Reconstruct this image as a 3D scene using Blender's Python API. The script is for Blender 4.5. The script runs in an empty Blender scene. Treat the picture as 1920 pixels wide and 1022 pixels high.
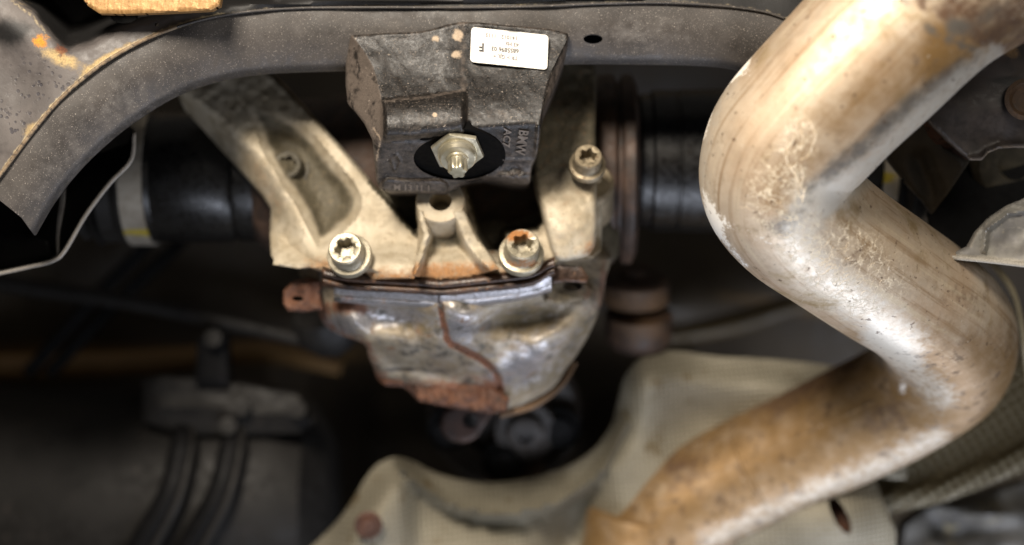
import bpy, bmesh, math, random
import numpy as np
from mathutils import Vector, Matrix
from mathutils.geometry import delaunay_2d_cdt
random.seed(4); rng = np.random.default_rng(4)
scene = bpy.context.scene
R = math.radians
MM = 0.001
# ------------------------------------------------------------------ camera
# world: X to the right, Y away from the camera, Z up; the focal plane is y = 0, one metre from the lens
cam_d = bpy.data.cameras.new("camera"); cam = bpy.data.objects.new("camera", cam_d)
scene.collection.objects.link(cam); scene.camera = cam
cam.location = (0, -1.0, 0); cam.rotation_euler = (R(90), 0, 0)
cam_d.lens = 50; cam_d.sensor_width = 36; cam_d.clip_start = 0.02; cam_d.clip_end = 30
cam_d.dof.use_dof = True; cam_d.dof.focus_distance = 0.99; cam_d.dof.aperture_fstop = 1.75
# ------------------------------------------------------------------ world and lamps of the workshop
w = bpy.data.worlds.new("World"); scene.world = w; w.use_nodes = True
w.node_tree.nodes["Background"].inputs[0].default_value = (1.0, 0.93, 0.85, 1)
w.node_tree.nodes["Background"].inputs[1].default_value = 0.065
def area(name, loc, target, sx, sy, power, col):
    d = bpy.data.lights.new(name, 'AREA'); d.shape = 'RECTANGLE'; d.size = sx; d.size_y = sy
    d.energy = power; d.color = col
    o = bpy.data.objects.new(name, d); scene.collection.objects.link(o)
    o.location = loc
    o.rotation_euler = (Vector(target)-Vector(loc)).to_track_quat('-Z', 'Y').to_euler()
    return o
area("work_lamp", (-0.28, -0.86, 0.60), (0.05, 0.02, 0.0), 0.26, 0.26, 18, (1.0, 0.90, 0.77))
area("cool_window", (0.26, -0.08, -0.60), (0.18, 0.0, -0.05), 1.3, 0.20, 4.6, (0.80, 0.86, 1.0))
area("ceiling_lamp", (0.75, -1.1, 0.75), (0.2, 0.0, 0.0), 0.6, 0.3, 4, (1.0, 0.92, 0.8))
scene.view_settings.view_transform = 'Standard'; scene.view_settings.look = 'None'
scene.view_settings.exposure = 0.42; scene.view_settings.gamma = 1
scene.cycles.max_bounces = 5
# ------------------------------------------------------------------ geometry helpers
def k_at(y): return 0.375*(1000.0+y)/1000.0        # millimetres spanned by 1/1920 of the view at depth y
def P(u, v, y): k = k_at(y); return Vector(((u-960)*k, y, (511-v)*k))*MM
def Pn(u, v, y):
    k = 0.375*(1000.0+y)/1000.0
    return np.stack([(u-960)*k, y+0*u, (511-v)*k], -1)*MM
def uv_of(co):                                    # back from metres to (u, v, y)
    y = co[:, 1]*1000; k = 0.375*(1000+y)/1000
    return 960+co[:, 0]*1000/k, 511-co[:, 2]*1000/k, y
def link(o): scene.collection.objects.link(o); return o
def finish(me, name, mat, parent=None, angle=35, masks=None, smooth=True):
    me.update()
    if smooth:
        me.polygons.foreach_set('use_smooth', [True]*len(me.polygons))
        me.set_sharp_from_angle(angle=R(angle))
    if masks:
        n = len(me.vertices); co = np.empty(n*3); me.vertices.foreach_get('co', co); co = co.reshape(-1, 3)
        u, v, y = uv_of(co)
        for key, fn in masks.items():
            a = me.attributes.new(key, 'FLOAT', 'POINT')
            a.data.foreach_set('value', np.clip(fn(u, v, y), 0, 1).astype(np.float32))
    o = bpy.data.objects.new(name, me); link(o)
    if mat: me.materials.append(mat)
    if parent:
        o.parent = parent
        o.matrix_parent_inverse = Matrix.Translation(-Vector(parent.location))
    return o
def thing(name, label, cat, loc, group=None, kind=None):
    o = bpy.data.objects.new(name, None); link(o); o.location = loc; o.empty_display_size = .02
    o['label'] = label; o['category'] = cat
    if group: o['group'] = group
    if kind: o['kind'] = kind
    return o
def tag(o, label, cat, group=None, kind=None):
    o['label'] = label; o['category'] = cat
    if group: o['group'] = group
    if kind: o['kind'] = kind
    return o
def catmull(pts, n, closed=False):
    pts = np.array(pts, float); m = len(pts); out = []
    rngi = range(m) if closed else range(m-1)
    for i in rngi:
        if closed: p0, p1, p2, p3 = pts[i-1], pts[i], pts[(i+1) % m], pts[(i+2) % m]
        else:
            p1, p2 = pts[i], pts[i+1]
            p0 = pts[i-1] if i > 0 else 2*p1-p2
            p3 = pts[i+2] if i+2 < m else 2*p2-p1
        for j in range(n):
            t = j/n
            out.append(.5*((2*p1)+(-p0+p2)*t+(2*p0-5*p1+4*p2-p3)*t*t+(-p0+3*p1-3*p2+p3)*t**3))
    if not closed: out.append(pts[-1])
    return np.array(out)
def resample(poly, step, closed=True):
    p = np.array(poly, float)
    if closed: p = np.vstack([p, p[:1]])
    out = []
    for a, b in zip(p[:-1], p[1:]):
        n = max(1, int(round(np.linalg.norm(b-a)/step)))
        for j in range(n): out.append(a+(b-a)*j/n)
    if not closed: out.append(p[-1])
    return np.array(out)
def inside(poly, x, y):
    poly = np.asarray(poly); r = np.zeros(x.shape, bool)
    x1, y1 = poly[:, 0], poly[:, 1]; x2, y2 = np.roll(x1, -1), np.roll(y1, -1)
    for a, b, c, d in zip(x1, y1, x2, y2):
        if b == d: continue
        cond = ((b > y) != (d > y)) & (x < (c-a)*(y-b)/(d-b)+a)
        r ^= cond
    return r
def dist(poly, x, y, closed=False):
    """distance of every (x, y) to a polyline"""
    p = np.array(poly, float)
    if closed: p = np.vstack([p, p[:1]])
    best = np.full(x.shape, 1e9)
    for a, b in zip(p[:-1], p[1:]):
        ab = b-a; L = ab@ab+1e-9
        t = np.clip(((x-a[0])*ab[0]+(y-a[1])*ab[1])/L, 0, 1)
        best = np.minimum(best, np.hypot(x-a[0]-t*ab[0], y-a[1]-t*ab[1]))
    return best
def sstep(x, a, b): t = np.clip((x-a)/(b-a), 0, 1); return t*t*(3-2*t)
def blob(u, v, cu, cv, ru, rv=None, rot=0):
    rv = rv or ru; c, s = math.cos(R(rot)), math.sin(R(rot)); du, dv = u-cu, v-cv
    return np.exp(-(((du*c+dv*s)/ru)**2+((-du*s+dv*c)/rv)**2))
def ridge(poly, u, v, wd, flat=0): return 1-sstep(dist(poly, u, v), flat, wd)
def vnoise(u, v, s, seed=0):                      # smooth value noise for real relief
    r = np.random.default_rng(seed).random((64, 64))
    x, y = u/s+17.3, v/s+9.1; xi, yi = np.floor(x).astype(int), np.floor(y).astype(int)
    fx, fy = x-xi, y-yi; fx, fy = fx*fx*(3-2*fx), fy*fy*(3-2*fy)
    g = lambda a, b: r[a % 64, b % 64]
    return (g(xi, yi)*(1-fx)+g(xi+1, yi)*fx)*(1-fy)+(g(xi, yi+1)*(1-fx)+g(xi+1, yi+1)*fx)*fy-.5
def relief(name, outline, yfn, mat, parent=None, depth=12, step=5, holes=(), er=0, masks=None, angle=40, cap=True):
    """solid whose outline and front surface are given; walls go straight back by depth (mm)"""
    ol = resample(outline, step); loops = [ol]+[resample(h, step*.7) for h in holes]
    mn, mx = ol.min(0), ol.max(0)
    gx, gy = np.meshgrid(np.arange(mn[0], mx[0], step), np.arange(mn[1], mx[1], step))
    gx = gx+((np.arange(gx.shape[0]) % 2)*step*.5)[:, None]; gx, gy = gx.ravel(), gy.ravel()
    ok = inside(ol, gx, gy) & (dist(ol, gx, gy, True) > step*.55)
    for h in loops[1:]: ok &= ~inside(h, gx, gy) & (dist(h, gx, gy, True) > step*.5)
    gx, gy = gx[ok], gy[ok]
    verts, edges = [], []
    for L in loops:
        b = len(verts); verts += [Vector(p) for p in L]; n = len(L)
        edges += [(b+i, b+(i+1) % n) for i in range(n)]
    verts += [Vector((a, b)) for a, b in zip(gx, gy)]
    vs, es, fs, *_ = delaunay_2d_cdt(verts, edges, [], 0, 1e-5)
    V = np.array([(a.x, a.y) for a in vs]); F = np.array([f for f in fs if len(f) == 3])
    c = V[F].mean(1); keep = inside(ol, c[:, 0], c[:, 1])
    for h in loops[1:]: keep &= ~inside(h, c[:, 0], c[:, 1])
    F = F[keep]
    y = np.asarray(yfn(V[:, 0], V[:, 1]), float)*np.ones(len(V))
    if er:
        d = dist(ol, V[:, 0], V[:, 1], True)
        q = np.clip(er-d, 0, er); y = y+(er-np.sqrt(np.maximum(er*er-q*q, 0)))*.375
    front = Pn(V[:, 0], V[:, 1], y)
    # orientation: make front face the camera (-Y)
    a, b, cc = front[F[:, 0]], front[F[:, 1]], front[F[:, 2]]
    nrm = np.cross(b-a, cc-a)[:, 1]; F[nrm > 0] = F[nrm > 0][:, ::-1]
    cnt = {}
    for f in F:
        for i in range(3):
            e = (f[i], f[(i+1) % 3]); cnt[e] = 1
    bnd = [e for e in cnt if (e[1], e[0]) not in cnt]
    n = len(front); back = front+np.array([0, depth*MM, 0])
    allv = np.vstack([front, back]); faces = [tuple(f) for f in F]
    faces += [(e[1], e[0], e[0]+n, e[1]+n) for e in bnd]
    if cap: faces += [(f[2]+n, f[1]+n, f[0]+n) for f in F]
    me = bpy.data.meshes.new(name); me.from_pydata(allv.tolist(), [], [tuple(int(i) for i in f) for f in faces])
    return finish(me, name, mat, parent, angle, masks)
def tube(name, path, mat, parent=None, n=8, seg=40, masks=None, caps=True, rmod=None, angle=50, flat=None):
    """path rows: (u, v, y, radius in mm); swept along a smooth curve"""
    cp = np.array([list(P(a, b, c))+[r*MM] for a, b, c, r in path])
    pts = catmull(cp, n); m = len(pts); pos = pts[:, :3]
    T = np.gradient(pos, axis=0); T /= np.linalg.norm(T, axis=1)[:, None]
    ref = Vector((0, 0, 1)) if abs(T[0][2]) < .9 else Vector((1, 0, 0))
    nrm = Vector(T[0]).cross(ref).normalized(); V = []
    for i in range(m):
        t = Vector(T[i]); nrm = (nrm-t*nrm.dot(t)).normalized(); b = t.cross(nrm)
        for j in range(seg):
            a = 2*math.pi*j/seg; r = pts[i, 3]
            if rmod: r *= rmod(i/(m-1), a)
            V.append(Vector(pos[i])+(nrm*math.cos(a)+b*math.sin(a))*r)
    Fc = []
    for i in range(m-1):
        for j in range(seg):
            j2 = (j+1) % seg; Fc.append((i*seg+j, i*seg+j2, (i+1)*seg+j2, (i+1)*seg+j))
    if caps: Fc.append(tuple(reversed(range(seg)))); Fc.append(tuple((m-1)*seg+j for j in range(seg)))
    me = bpy.data.meshes.new(name); me.from_pydata([tuple(q) for q in V], [], Fc)
    bm = bmesh.new(); bm.from_mesh(me); bmesh.ops.recalc_face_normals(bm, faces=bm.faces); bm.to_mesh(me); bm.free()
    o = finish(me, name, mat, parent, angle, masks)
    if masks:
        L = np.r_[0, np.cumsum(np.linalg.norm(np.diff(pos, axis=0), axis=1))]
        for key, fn in (('ps', lambda i, j: L[i]), ('pc', lambda i, j: math.cos(2*math.pi*j/seg)), ('pq', lambda i, j: math.sin(2*math.pi*j/seg))):
            a = me.attributes.new(key, 'FLOAT', 'POINT'); a.data.foreach_set('value', np.array([fn(i, j) for i in range(m) for j in range(seg)], np.float32))
    return o
def lathe(name, centre, axis, prof, mat, parent=None, seg=48, masks=None, angle=35, spin=0, close=True):
    """prof rows: (radius mm, height mm[, shape, amount]); shape 'star' or 'hex'; height runs along axis"""
    ax = Vector(axis).normalized(); ref = Vector((0, 0, 1)) if abs(ax.z) < .9 else Vector((1, 0, 0))
    e1 = ax.cross(ref).normalized(); e2 = ax.cross(e1); c = Vector(centre); V = []
    for row in prof:
        r, z = row[0], row[1]; sh = row[2] if len(row) > 2 else None; am = row[3] if len(row) > 3 else 0
        for j in range(seg):
            a = 2*math.pi*j/seg; rr = r
            if sh == 'star': rr = r*(1+am*math.cos(6*a))
            if sh == 'hex':
                q = ((a+math.pi/6) % (math.pi/3))-math.pi/6; rr = r*math.cos(math.pi/6)/math.cos(q-0) if True else r
            a += R(spin)
            V.append(c+ax*z*MM+(e1*math.cos(a)+e2*math.sin(a))*rr*MM)
    Fc = []; m = len(prof)
    for i in range(m-1):
        for j in range(seg):
            j2 = (j+1) % seg; Fc.append((i*seg+j, i*seg+j2, (i+1)*seg+j2, (i+1)*seg+j))
    if close: Fc.append(tuple(reversed(range(seg)))); Fc.append(tuple((m-1)*seg+j for j in range(seg)))
    me = bpy.data.meshes.new(name); me.from_pydata([tuple(q) for q in V], [], Fc)
    bm = bmesh.new(); bm.from_mesh(me); bmesh.ops.recalc_face_normals(bm, faces=bm.faces); bm.to_mesh(me); bm.free()
    return finish(me, name, mat, parent, angle, masks)
def sheet(name, grid, mat, parent=None, nu=8, nv=8, thick=1.5, masks=None, angle=50):
    """rows of (u, v, y) control points -> smooth sheet with thickness"""
    g = np.array(grid, float)
    a = np.array([catmull(r, nu) for r in g]); b = np.array([catmull(a[:, i], nv) for i in range(a.shape[1])])
    nc, nr = b.shape[0], b.shape[1]; pts = Pn(b[..., 0].ravel(), b[..., 1].ravel(), b[..., 2].ravel())
    Fc = []
    for i in range(nc-1):
        for j in range(nr-1): Fc.append((i*nr+j, i*nr+j+1, (i+1)*nr+j+1, (i+1)*nr+j))
    me = bpy.data.meshes.new(name); me.from_pydata(pts.tolist(), [], Fc)
    o = finish(me, name, mat, parent, angle, masks)
    m = o.modifiers.new("thick", 'SOLIDIFY'); m.thickness = thick*MM; m.offset = 0
    return o
# ------------------------------------------------------------------ materials
class Mat:
    def __init__(s, name):
        s.m = bpy.data.materials.new(name); s.m.use_nodes = True; s.t = s.m.node_tree
        s.b = s.t.nodes["Principled BSDF"]; s.tc = s.t.nodes.new("ShaderNodeTexCoord")
        s.vec = s.tc.outputs["Object"]
    def n(s, k): return s.t.nodes.new(k)
    def l(s, a, b): s.t.links.new(a, b)
    def setin(s, node, i, v):
        if hasattr(v, 'links'): s.l(v, node.inputs[i])
        else: node.inputs[i].default_value = v
    def noise(s, scale, detail=4, rough=.55, stretch=None, dist=0, rot=None):
        n = s.n("ShaderNodeTexNoise"); n.inputs["Scale"].default_value = scale
        n.inputs["Detail"].default_value = detail; n.inputs["Roughness"].default_value = rough
        n.inputs["Distortion"].default_value = dist
        if stretch:
            mp = s.n("ShaderNodeMapping"); mp.inputs["Scale"].default_value = stretch
            if rot: mp.inputs["Rotation"].default_value = rot
            s.l(s.vec, mp.inputs[0]); s.l(mp.outputs[0], n.inputs["Vector"])
        else: s.l(s.vec, n.inputs["Vector"])
        return n.outputs[0]
    def voro(s, scale, feat='F1', rnd=1):
        n = s.n("ShaderNodeTexVoronoi"); n.feature = feat; n.inputs["Scale"].default_value = scale
        n.inputs["Randomness"].default_value = rnd
        s.l(s.vec, n.inputs["Vector"]); return n.outputs["Distance"]
    def ramp(s, x, lo, hi, a=0., b=1.):
        n = s.n("ShaderNodeMapRange"); n.interpolation_type = 'SMOOTHSTEP'
        s.setin(n, 0, x); n.inputs[1].default_value = lo; n.inputs[2].default_value = hi
        n.inputs[3].default_value = a; n.inputs[4].default_value = b; return n.outputs[0]
    def math(s, op, a, b=0.):
        n = s.n("ShaderNodeMath"); n.operation = op; s.setin(n, 0, a); s.setin(n, 1, b); return n.outputs[0]
    def attr(s, name):
        n = s.n("ShaderNodeAttribute"); n.attribute_name = name; return n.outputs["Fac"]
    def mixc(s, f, a, b):
        n = s.n("ShaderNodeMix"); n.data_type = 'RGBA'
        s.setin(n, 0, f); s.setin(n, 6, a); s.setin(n, 7, b); return n.outputs[2]
    def mixf(s, f, a, b):
        n = s.n("ShaderNodeMix"); n.data_type = 'FLOAT'; s.setin(n, 0, f); s.setin(n, 2, a); s.setin(n, 3, b); return n.outputs[0]
def C(h):                                          # sRGB hex -> linear
    c = [int(h[i:i+2], 16)/255 for i in (0, 2, 4)]
    return tuple(((x+.055)/1.055)**2.4 if x > .04 else x/12.92 for x in c)+(1,)
def surface(name, base, alt, metallic=0., rough=.5, nscale=60, layers=(), bumps=((400, .3, .3),), rvar=.12, spec=.5, lo=.35, hi=.65,
            stretch=None, rot=None):
    """layers: (colour, attribute or None, noise scale, amount/lo, hi, metallic, rough) -- attribute layers break their edge with noise"""
    s = Mat(name); n0 = s.noise(nscale, 6, .6, stretch, rot=rot)
    col = s.mixc(s.ramp(n0, lo, hi), base, alt); met = metallic
    n1 = s.noise(nscale*4, 5, .6)
    ro = s.ramp(n1, .3, .7, rough-rvar, rough+rvar)
    height_extra = []
    for (c2, at, sc, a, b, m2, r2) in layers:
        nn = s.noise(sc, 7, .65)
        if at:
            x = s.math('ADD', s.attr(at), s.math('MULTIPLY', s.math('SUBTRACT', nn, .5), a)); f = s.ramp(x, .5-b, .5+b)
        else: f = s.ramp(nn, a, b)
        if at is not None or True:
            fine = s.noise(sc*5, 4, .6); c2v = s.mixc(s.ramp(fine, .35, .7), c2, tuple(x*.6 for x in c2[:3])+(1,))
        col = s.mixc(f, col, c2v); met = s.mixf(f, met, m2); ro = s.mixf(f, ro, r2)
    s.setin(s.b, "Base Color", col); s.setin(s.b, "Metallic", met); s.setin(s.b, "Roughness", ro)
    s.b.inputs["Specular IOR Level"].default_value = spec
    prev = None
    for (sc, st, ds) in bumps:
        bn = s.n("ShaderNodeBump"); bn.inputs["Strength"].default_value = st; bn.inputs["Distance"].default_value = ds*MM
        s.l(s.noise(sc, 5, .6), bn.inputs["Height"])
        if prev: s.l(prev, bn.inputs["Normal"])
        prev = bn.outputs[0]
    if prev: s.l(prev, s.b.inputs["Normal"])
    s.last = prev
    return s
RUST, RUSTD, DIRT = C('9a5f38'), C('5a3422'), C('a8957a')
m_rail = surface("black_painted_steel", C('36322f'), C('433e3a'), 0, .58, 30,
    [(C('9a9188'), None, 1100, .60, .65, 0, .6), (C('6a635d'), None, 700, .60, .70, 0, .6), (C('8e8a86'), 'dust', 120, .7, .3, 0, .75),
     (C('c58a3a'), 'rust', 160, .9, .2, 0, .85), (C('b8a888'), 'edge', 300, .8, .25, 0, .7)],
    [(1100, .3, .3), (300, .12, .4)])
# pitted underseal on the plate: dark round pits
_s = m_rail
m_plate = surface("pitted_grey_underseal", C('4d4846'), C('605a57'), 0, .6, 40,
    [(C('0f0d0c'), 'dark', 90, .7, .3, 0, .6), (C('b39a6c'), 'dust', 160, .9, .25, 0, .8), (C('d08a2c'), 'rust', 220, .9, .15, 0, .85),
     (C('7a4526'), 'rust2', 200, .9, .2, 0, .85), (C('b8a888'), 'edge', 300, .8, .25, 0, .7)], [(900, .3, .3), (120, .3, 1)])
def add_pits(s, scale, attr, colour, thr=.26):
    b = s.b; old = b.inputs["Base Color"].links[0].from_socket
    v = s.voro(scale); f = s.math('MULTIPLY', s.ramp(v, thr, thr*.6), s.attr(attr)); f = s.math('MULTIPLY', f, s.ramp(s.noise(scale*.35, 2), .42, .56))
    s.l(s.mixc(f, old, colour), b.inputs["Base Color"])
    bn = s.n("ShaderNodeBump"); bn.inputs["Strength"].default_value = .5; bn.inputs["Distance"].default_value = .6*MM; bn.invert = True
    s.l(f, bn.inputs["Height"]); s.l(s.last, bn.inputs["Normal"]); s.l(bn.outputs[0], b.inputs["Normal"]); s.last = bn.outputs[0]
add_pits(m_plate, 260, 'pits', C('39363a'), .42)
m_iron = surface("black_cast_iron", C('0b0908'), C('191512'), .0, .45, 120,
    [(C('75695e'), None, 850, .57, .68, 0, .5), (C('61574f'), 'worn', 260, 1.5, .35, .1, .5), (C('231e1a'), None, 110, .52, .66, 0, .5), (C('9c9084'), None, 420, .64, .69, 0, .7), (C('b9a58e'), 'dust', 330, 1.0, .2, 0, .8)],
    [(1500, .5, .4), (600, .35, .5)], spec=.5)
m_iron_side = surface("machined_iron_side", C('6a6058'), C('7c7268'), .2, .45, 90,
    [(C('b0a596'), None, 500, .64, .72, 0, .7)], [(1400, .3, .3), (200, .25, .6)])
m_alu = surface("dirty_cast_aluminium", C('a1947d'), C('bdb29d'), .25, .62, 50,
    [(C('57503f'), 'dirt_shade', 110, .7, .35, .1, .7), (C('a5774a'), 'rust', 200, 1.1, .3, 0, .8), (C('8a7a60'), None, 260, .55, .75, .1, .8)],  # first layer mixes grime with painted shade of the recesses
    [(1300, .45, .5), (420, .4, .7)])
m_alu_dark = surface("oily_cast_aluminium", C('3a352a'), C('57503f'), .3, .55, 60,
    [(C('8a7f6a'), 'light', 150, .6, .35, .2, .6)], [(1100, .4, .5), (300, .3, .6)])
m_diff = surface("stained_differential_case", C('7d705c'), C('978c79'), .25, .5, 45,
    [(C('6d6046'), 'olive', 80, .6, .35, .2, .6), (C('bcbabd'), 'shiny', 140, 1.2, .3, .75, .33),
     (C('79503a'), 'rust', 130, 1.4, .25, 0, .8), (C('2b211a'), 'dark', 130, .7, .25, 0, .6), (C('75583c'), None, 90, .56, .72, 0, .75), (C('5a564f'), None, 60, .5, .7, .4, .5)],
    [(900, .35, .5), (260, .4, 1.0)])
m_rusty = surface("rusty_steel", C('4a2e20'), C('66432f'), .0, .75, 60,
    [(C('35231a'), None, 160, .50, .66, 0, .8), (C('a5826a'), None, 420, .66, .74, 0, .6)], [(900, .6, .6), (200, .5, 1)])
m_wash = surface("rust_brown_washer", C('3e261a'), C('533424'), 0, .7, 60)
m_coup = surface("dirty_grey_coupling", C('2e2a27'), C('3c3632'), .1, .5, 60, [(C('3c3029'), None, 120, .5, .65, 0, .7)], [(600, .4, .6)])
m_rustdark = surface("dark_rusty_iron", C('2b211b'), C('4a372b'), .1, .6, 60,
    [(C('6a5138'), 'light', 120, .7, .3, .1, .7)], [(900, .4, .5)])
m_lip = surface("wet_dark_gasket_lip", C('2a201b'), C('4a3527'), .2, .35, 70, [(C('6b4a30'), None, 200, .55, .66, 0, .7)], [(800, .4, .5)])
m_bolt = surface("zinc_bolt", C('8d8571'), C('a39b88'), .45, .38, 130,
    [(C('a8703c'), 'rust', 300, 1., .2, 0, .8), (C('8d826c'), None, 380, .6, .72, .3, .6)], [(1400, .25, .3)])
m_bolt_dirty = surface("dirty_bolt", C('6f6450'), C('8c7f68'), .5, .5, 130, [(C('5a4228'), None, 260, .55, .68, 0, .8)], [(1400, .4, .4)])
m_bolt_dark = surface("grimy_bolt", C('393429'), C('4a4538'), .3, .6, 130, [], [(1400, .4, .4)])
m_nut = surface("bright_zinc_nut", C('b5ad94'), C('c9c2ae'), .8, .34, 60, [], [(1400, .08, .2)], rvar=.04)
m_black = surface("black_rubber", C('040404'), C('080707'), 0, .7, 60, [(C('302b27'), None, 500, .76, .8, 0, .7)], [(500, .2, .3)], spec=.08)
m_blackgloss = surface("black_painted_joint", C('0a0909'), C('100f0e'), .0, .36, 60, [(C('8a7a66'), None, 260, .72, .78, 0, .7)], [(300, .08, .3)])
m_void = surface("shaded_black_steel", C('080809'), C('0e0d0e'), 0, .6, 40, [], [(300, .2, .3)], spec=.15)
m_clamp = surface("galvanised_clamp", C('8f877a'), C('a39c90'), .4, .5, 90, [(C('a8952f'), 'yellow', 200, .5, .2, 0, .6)], [(600, .2, .3)])
m_arm = surface("grey_stamped_steel", C('514d4a'), C('63605d'), .1, .5, 70, [(C('9a948c'), 'edge', 300, .6, .3, .2, .5), (C('8d877c'), None, 500, .64, .74, 0, .7)], [(800, .3, .4)])
m_armlight = surface("scuffed_grey_steel", C('7d7a77'), C('939088'), .2, .5, 60, [(C('aba59a'), 'edge', 200, .8, .3, .1, .7), (C('a49c8c'), None, 300, .62, .7, 0, .7)], [(800, .4, .4), (150, .3, .8)])
m_brown = surface("brown_dusty_steel", C('373230'), C('4a423d'), .1, .5, 60,
    [(C('9c9186'), None, 900, .68, .74, 0, .7), (C('9a7a52'), 'rust', 240, .9, .25, 0, .85), (C('121010'), 'dark', 100, .5, .3, 0, .5), (C('8a8078'), 'edge', 300, .6, .3, .2, .5)],
    [(900, .3, .4), (120, .2, .8)])
m_floor = surface("underbody_paint", C('372e22'), C('473c2c'), 0, .6, 8, [(C('8a6a3c'), 'tan', 20, .4, .4, 0, .6)], [(40, .2, 2)])
m_tank = surface("dull_black_plastic", C('141210'), C('1c1a18'), 0, .62, 25, [(C('332d29'), None, 70, .6, .75, 0, .6)], [(200, .2, .5)], spec=.3)
m_tankmetal = surface("dull_grey_metal", C('0c0b0a'), C('151312'), .0, .6, 50, [(C('3a332e'), None, 130, .64, .72, .2, .5)], [(300, .3, .5)])
m_brass = surface("brushed_bronze_plate", C('8a673c'), C('a47f50'), .35, .5, 160, [(C('7a5427'), None, 500, .55, .7, .3, .6)], [(900, .4, .4)], stretch=(4, 1, .5), rot=(0, R(25), 0))
m_label = surface("white_sticker", C('cdc9c2'), C('d6d2cb'), 0, .4, 40, [], [(500, .05, .1)], rvar=.05)
m_ink = surface("black_print", C('1c1a1a'), C('2a2827'), 0, .5, 400, [], [])
m_inkgrey = surface("grey_print", C('4a4646'), C('6a6464'), 0, .5, 900, [], [])
# --- exhaust steel: straw-tinted, with whitish crust and cracked deposit
def pipe_mat():
    s = Mat("heat_tinted_exhaust_steel")
    n0 = s.noise(14, 6, .6); col = s.mixc(s.ramp(n0, .35, .65), C('bda58a'), C('d0c0aa'))
    # streaks that run along the tube
    cx = s.n("ShaderNodeCombineXYZ"); s.l(s.math('MULTIPLY', s.attr('pc'), 1.), cx.inputs[0]); s.l(s.attr('pq'), cx.inputs[1]); s.l(s.math('MULTIPLY', s.attr('ps'), .9), cx.inputs[2])
    sn = s.n("ShaderNodeTexNoise"); sn.inputs["Scale"].default_value = 9; sn.inputs["Detail"].default_value = 7; sn.inputs["Roughness"].default_value = .65; s.l(cx.outputs[0], sn.inputs["Vector"])
    sf = s.ramp(sn.outputs[0], .50, .66); col = s.mixc(s.math('MULTIPLY', sf, .6), col, C('8a6942'))
    sf2 = s.ramp(sn.outputs[0], .44, .34); col = s.mixc(s.math('MULTIPLY', sf2, .5), col, C('dccdb0'))
    st = s.noise(30, 5, .6, (1, 1, 1)); col = s.mixc(s.ramp(st, .55, .75), col, C('a08a66'))
    ro = s.ramp(s.noise(120, 5), .3, .7, .48, .66); met = .5
    mo = s.ramp(s.noise(55, 8, .7), .52, .72); col = s.mixc(s.math('MULTIPLY', mo, .4), col, C('84694a')); ro = s.mixf(mo, ro, .62)
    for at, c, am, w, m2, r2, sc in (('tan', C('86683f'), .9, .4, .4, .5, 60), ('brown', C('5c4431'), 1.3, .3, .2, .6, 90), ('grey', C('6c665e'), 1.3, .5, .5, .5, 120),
                                 ('chalk_glint', C('d2cabc'), 1.3, .45, .5, .45, 170)):  # last two entries also hold painted reflections on the tube
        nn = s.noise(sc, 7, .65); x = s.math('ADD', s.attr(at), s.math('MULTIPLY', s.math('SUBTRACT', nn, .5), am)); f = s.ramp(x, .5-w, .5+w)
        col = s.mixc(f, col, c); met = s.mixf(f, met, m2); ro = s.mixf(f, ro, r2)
    bs_ = s.math('MULTIPLY', s.ramp(s.noise(85, 6, .7), .53, .66), s.ramp(s.attr('tan'), .3, .8)); col = s.mixc(s.math('MULTIPLY', bs_, .65), col, C('4f3a28')); ro = s.mixf(bs_, ro, .7)
    # crust of hard white deposit
    nn = s.noise(420, 7, .7); x = s.math('ADD', s.attr('crust'), s.math('MULTIPLY', s.math('SUBTRACT', nn, .5), 1.3)); fcr = s.ramp(x, .5, .62)
    col = s.mixc(fcr, col, C('efe9de')); met = s.mixf(fcr, met, 0.); ro = s.mixf(fcr, ro, .8)
    # fine curling deposit lines
    def web(sc, amt, wd, seed):
        nn = s.n("ShaderNodeTexNoise"); nn.inputs["Scale"].default_value = sc*.8; nn.inputs["Detail"].default_value = 4
        mp = s.n("ShaderNodeMapping"); mp.inputs["Location"].default_value = (seed, seed*.7, 0); s.l(s.vec, mp.inputs[0]); s.l(mp.outputs[0], nn.inputs["Vector"])
        vm = s.n("ShaderNodeVectorMath"); vm.operation = 'MULTIPLY_ADD'; s.l(nn.outputs[1], vm.inputs[0]); vm.inputs[1].default_value = (amt/sc,)*3; s.l(s.vec, vm.inputs[2])
        vo = s.n("ShaderNodeTexVoronoi"); vo.feature = 'DISTANCE_TO_EDGE'; vo.inputs["Scale"].default_value = sc; s.l(vm.outputs[0], vo.inputs["Vector"])
        brk = s.ramp(s.noise(sc*1.3, 3), .38, .50)
        return s.math('MULTIPLY', s.ramp(vo.outputs["Distance"], wd, wd*.25), brk)
    line = web(85, 3.2, .045, 3.); line2 = s.math('MULTIPLY', web(170, 3.4, .05, 7.), .6)
    ln = s.math('MULTIPLY', s.math('MAXIMUM', line, line2), s.ramp(s.attr('vein'), .25, .7))
    col = s.mixc(s.math('MULTIPLY', ln, .8), col, C('e0d4bc')); met = s.mixf(ln, met, 0.); ro = s.mixf(ln, ro, .8)
    # dark specks
    sp = s.ramp(s.noise(200, 4, .55), .64, .70); col = s.mixc(s.math('MULTIPLY', sp, .7), col, C('4f3826'))
    sp2 = s.ramp(s.noise(330, 3, .5, (1.3, 1, 1.1)), .72, .77); col = s.mixc(s.math('MULTIPLY', sp2, .8), col, C('e8e0d0'))
    s.setin(s.b, "Base Color", col); s.setin(s.b, "Metallic", met); s.setin(s.b, "Roughness", ro)
    h = s.math('ADD', s.math('MULTIPLY', s.math('MAXIMUM', ln, fcr), .8), s.noise(500, 6, .65))
    b1 = s.n("ShaderNodeBump"); b1.inputs["Strength"].default_value = .35; b1.inputs["Distance"].default_value = .5*MM; s.l(h, b1.inputs["Height"])
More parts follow.
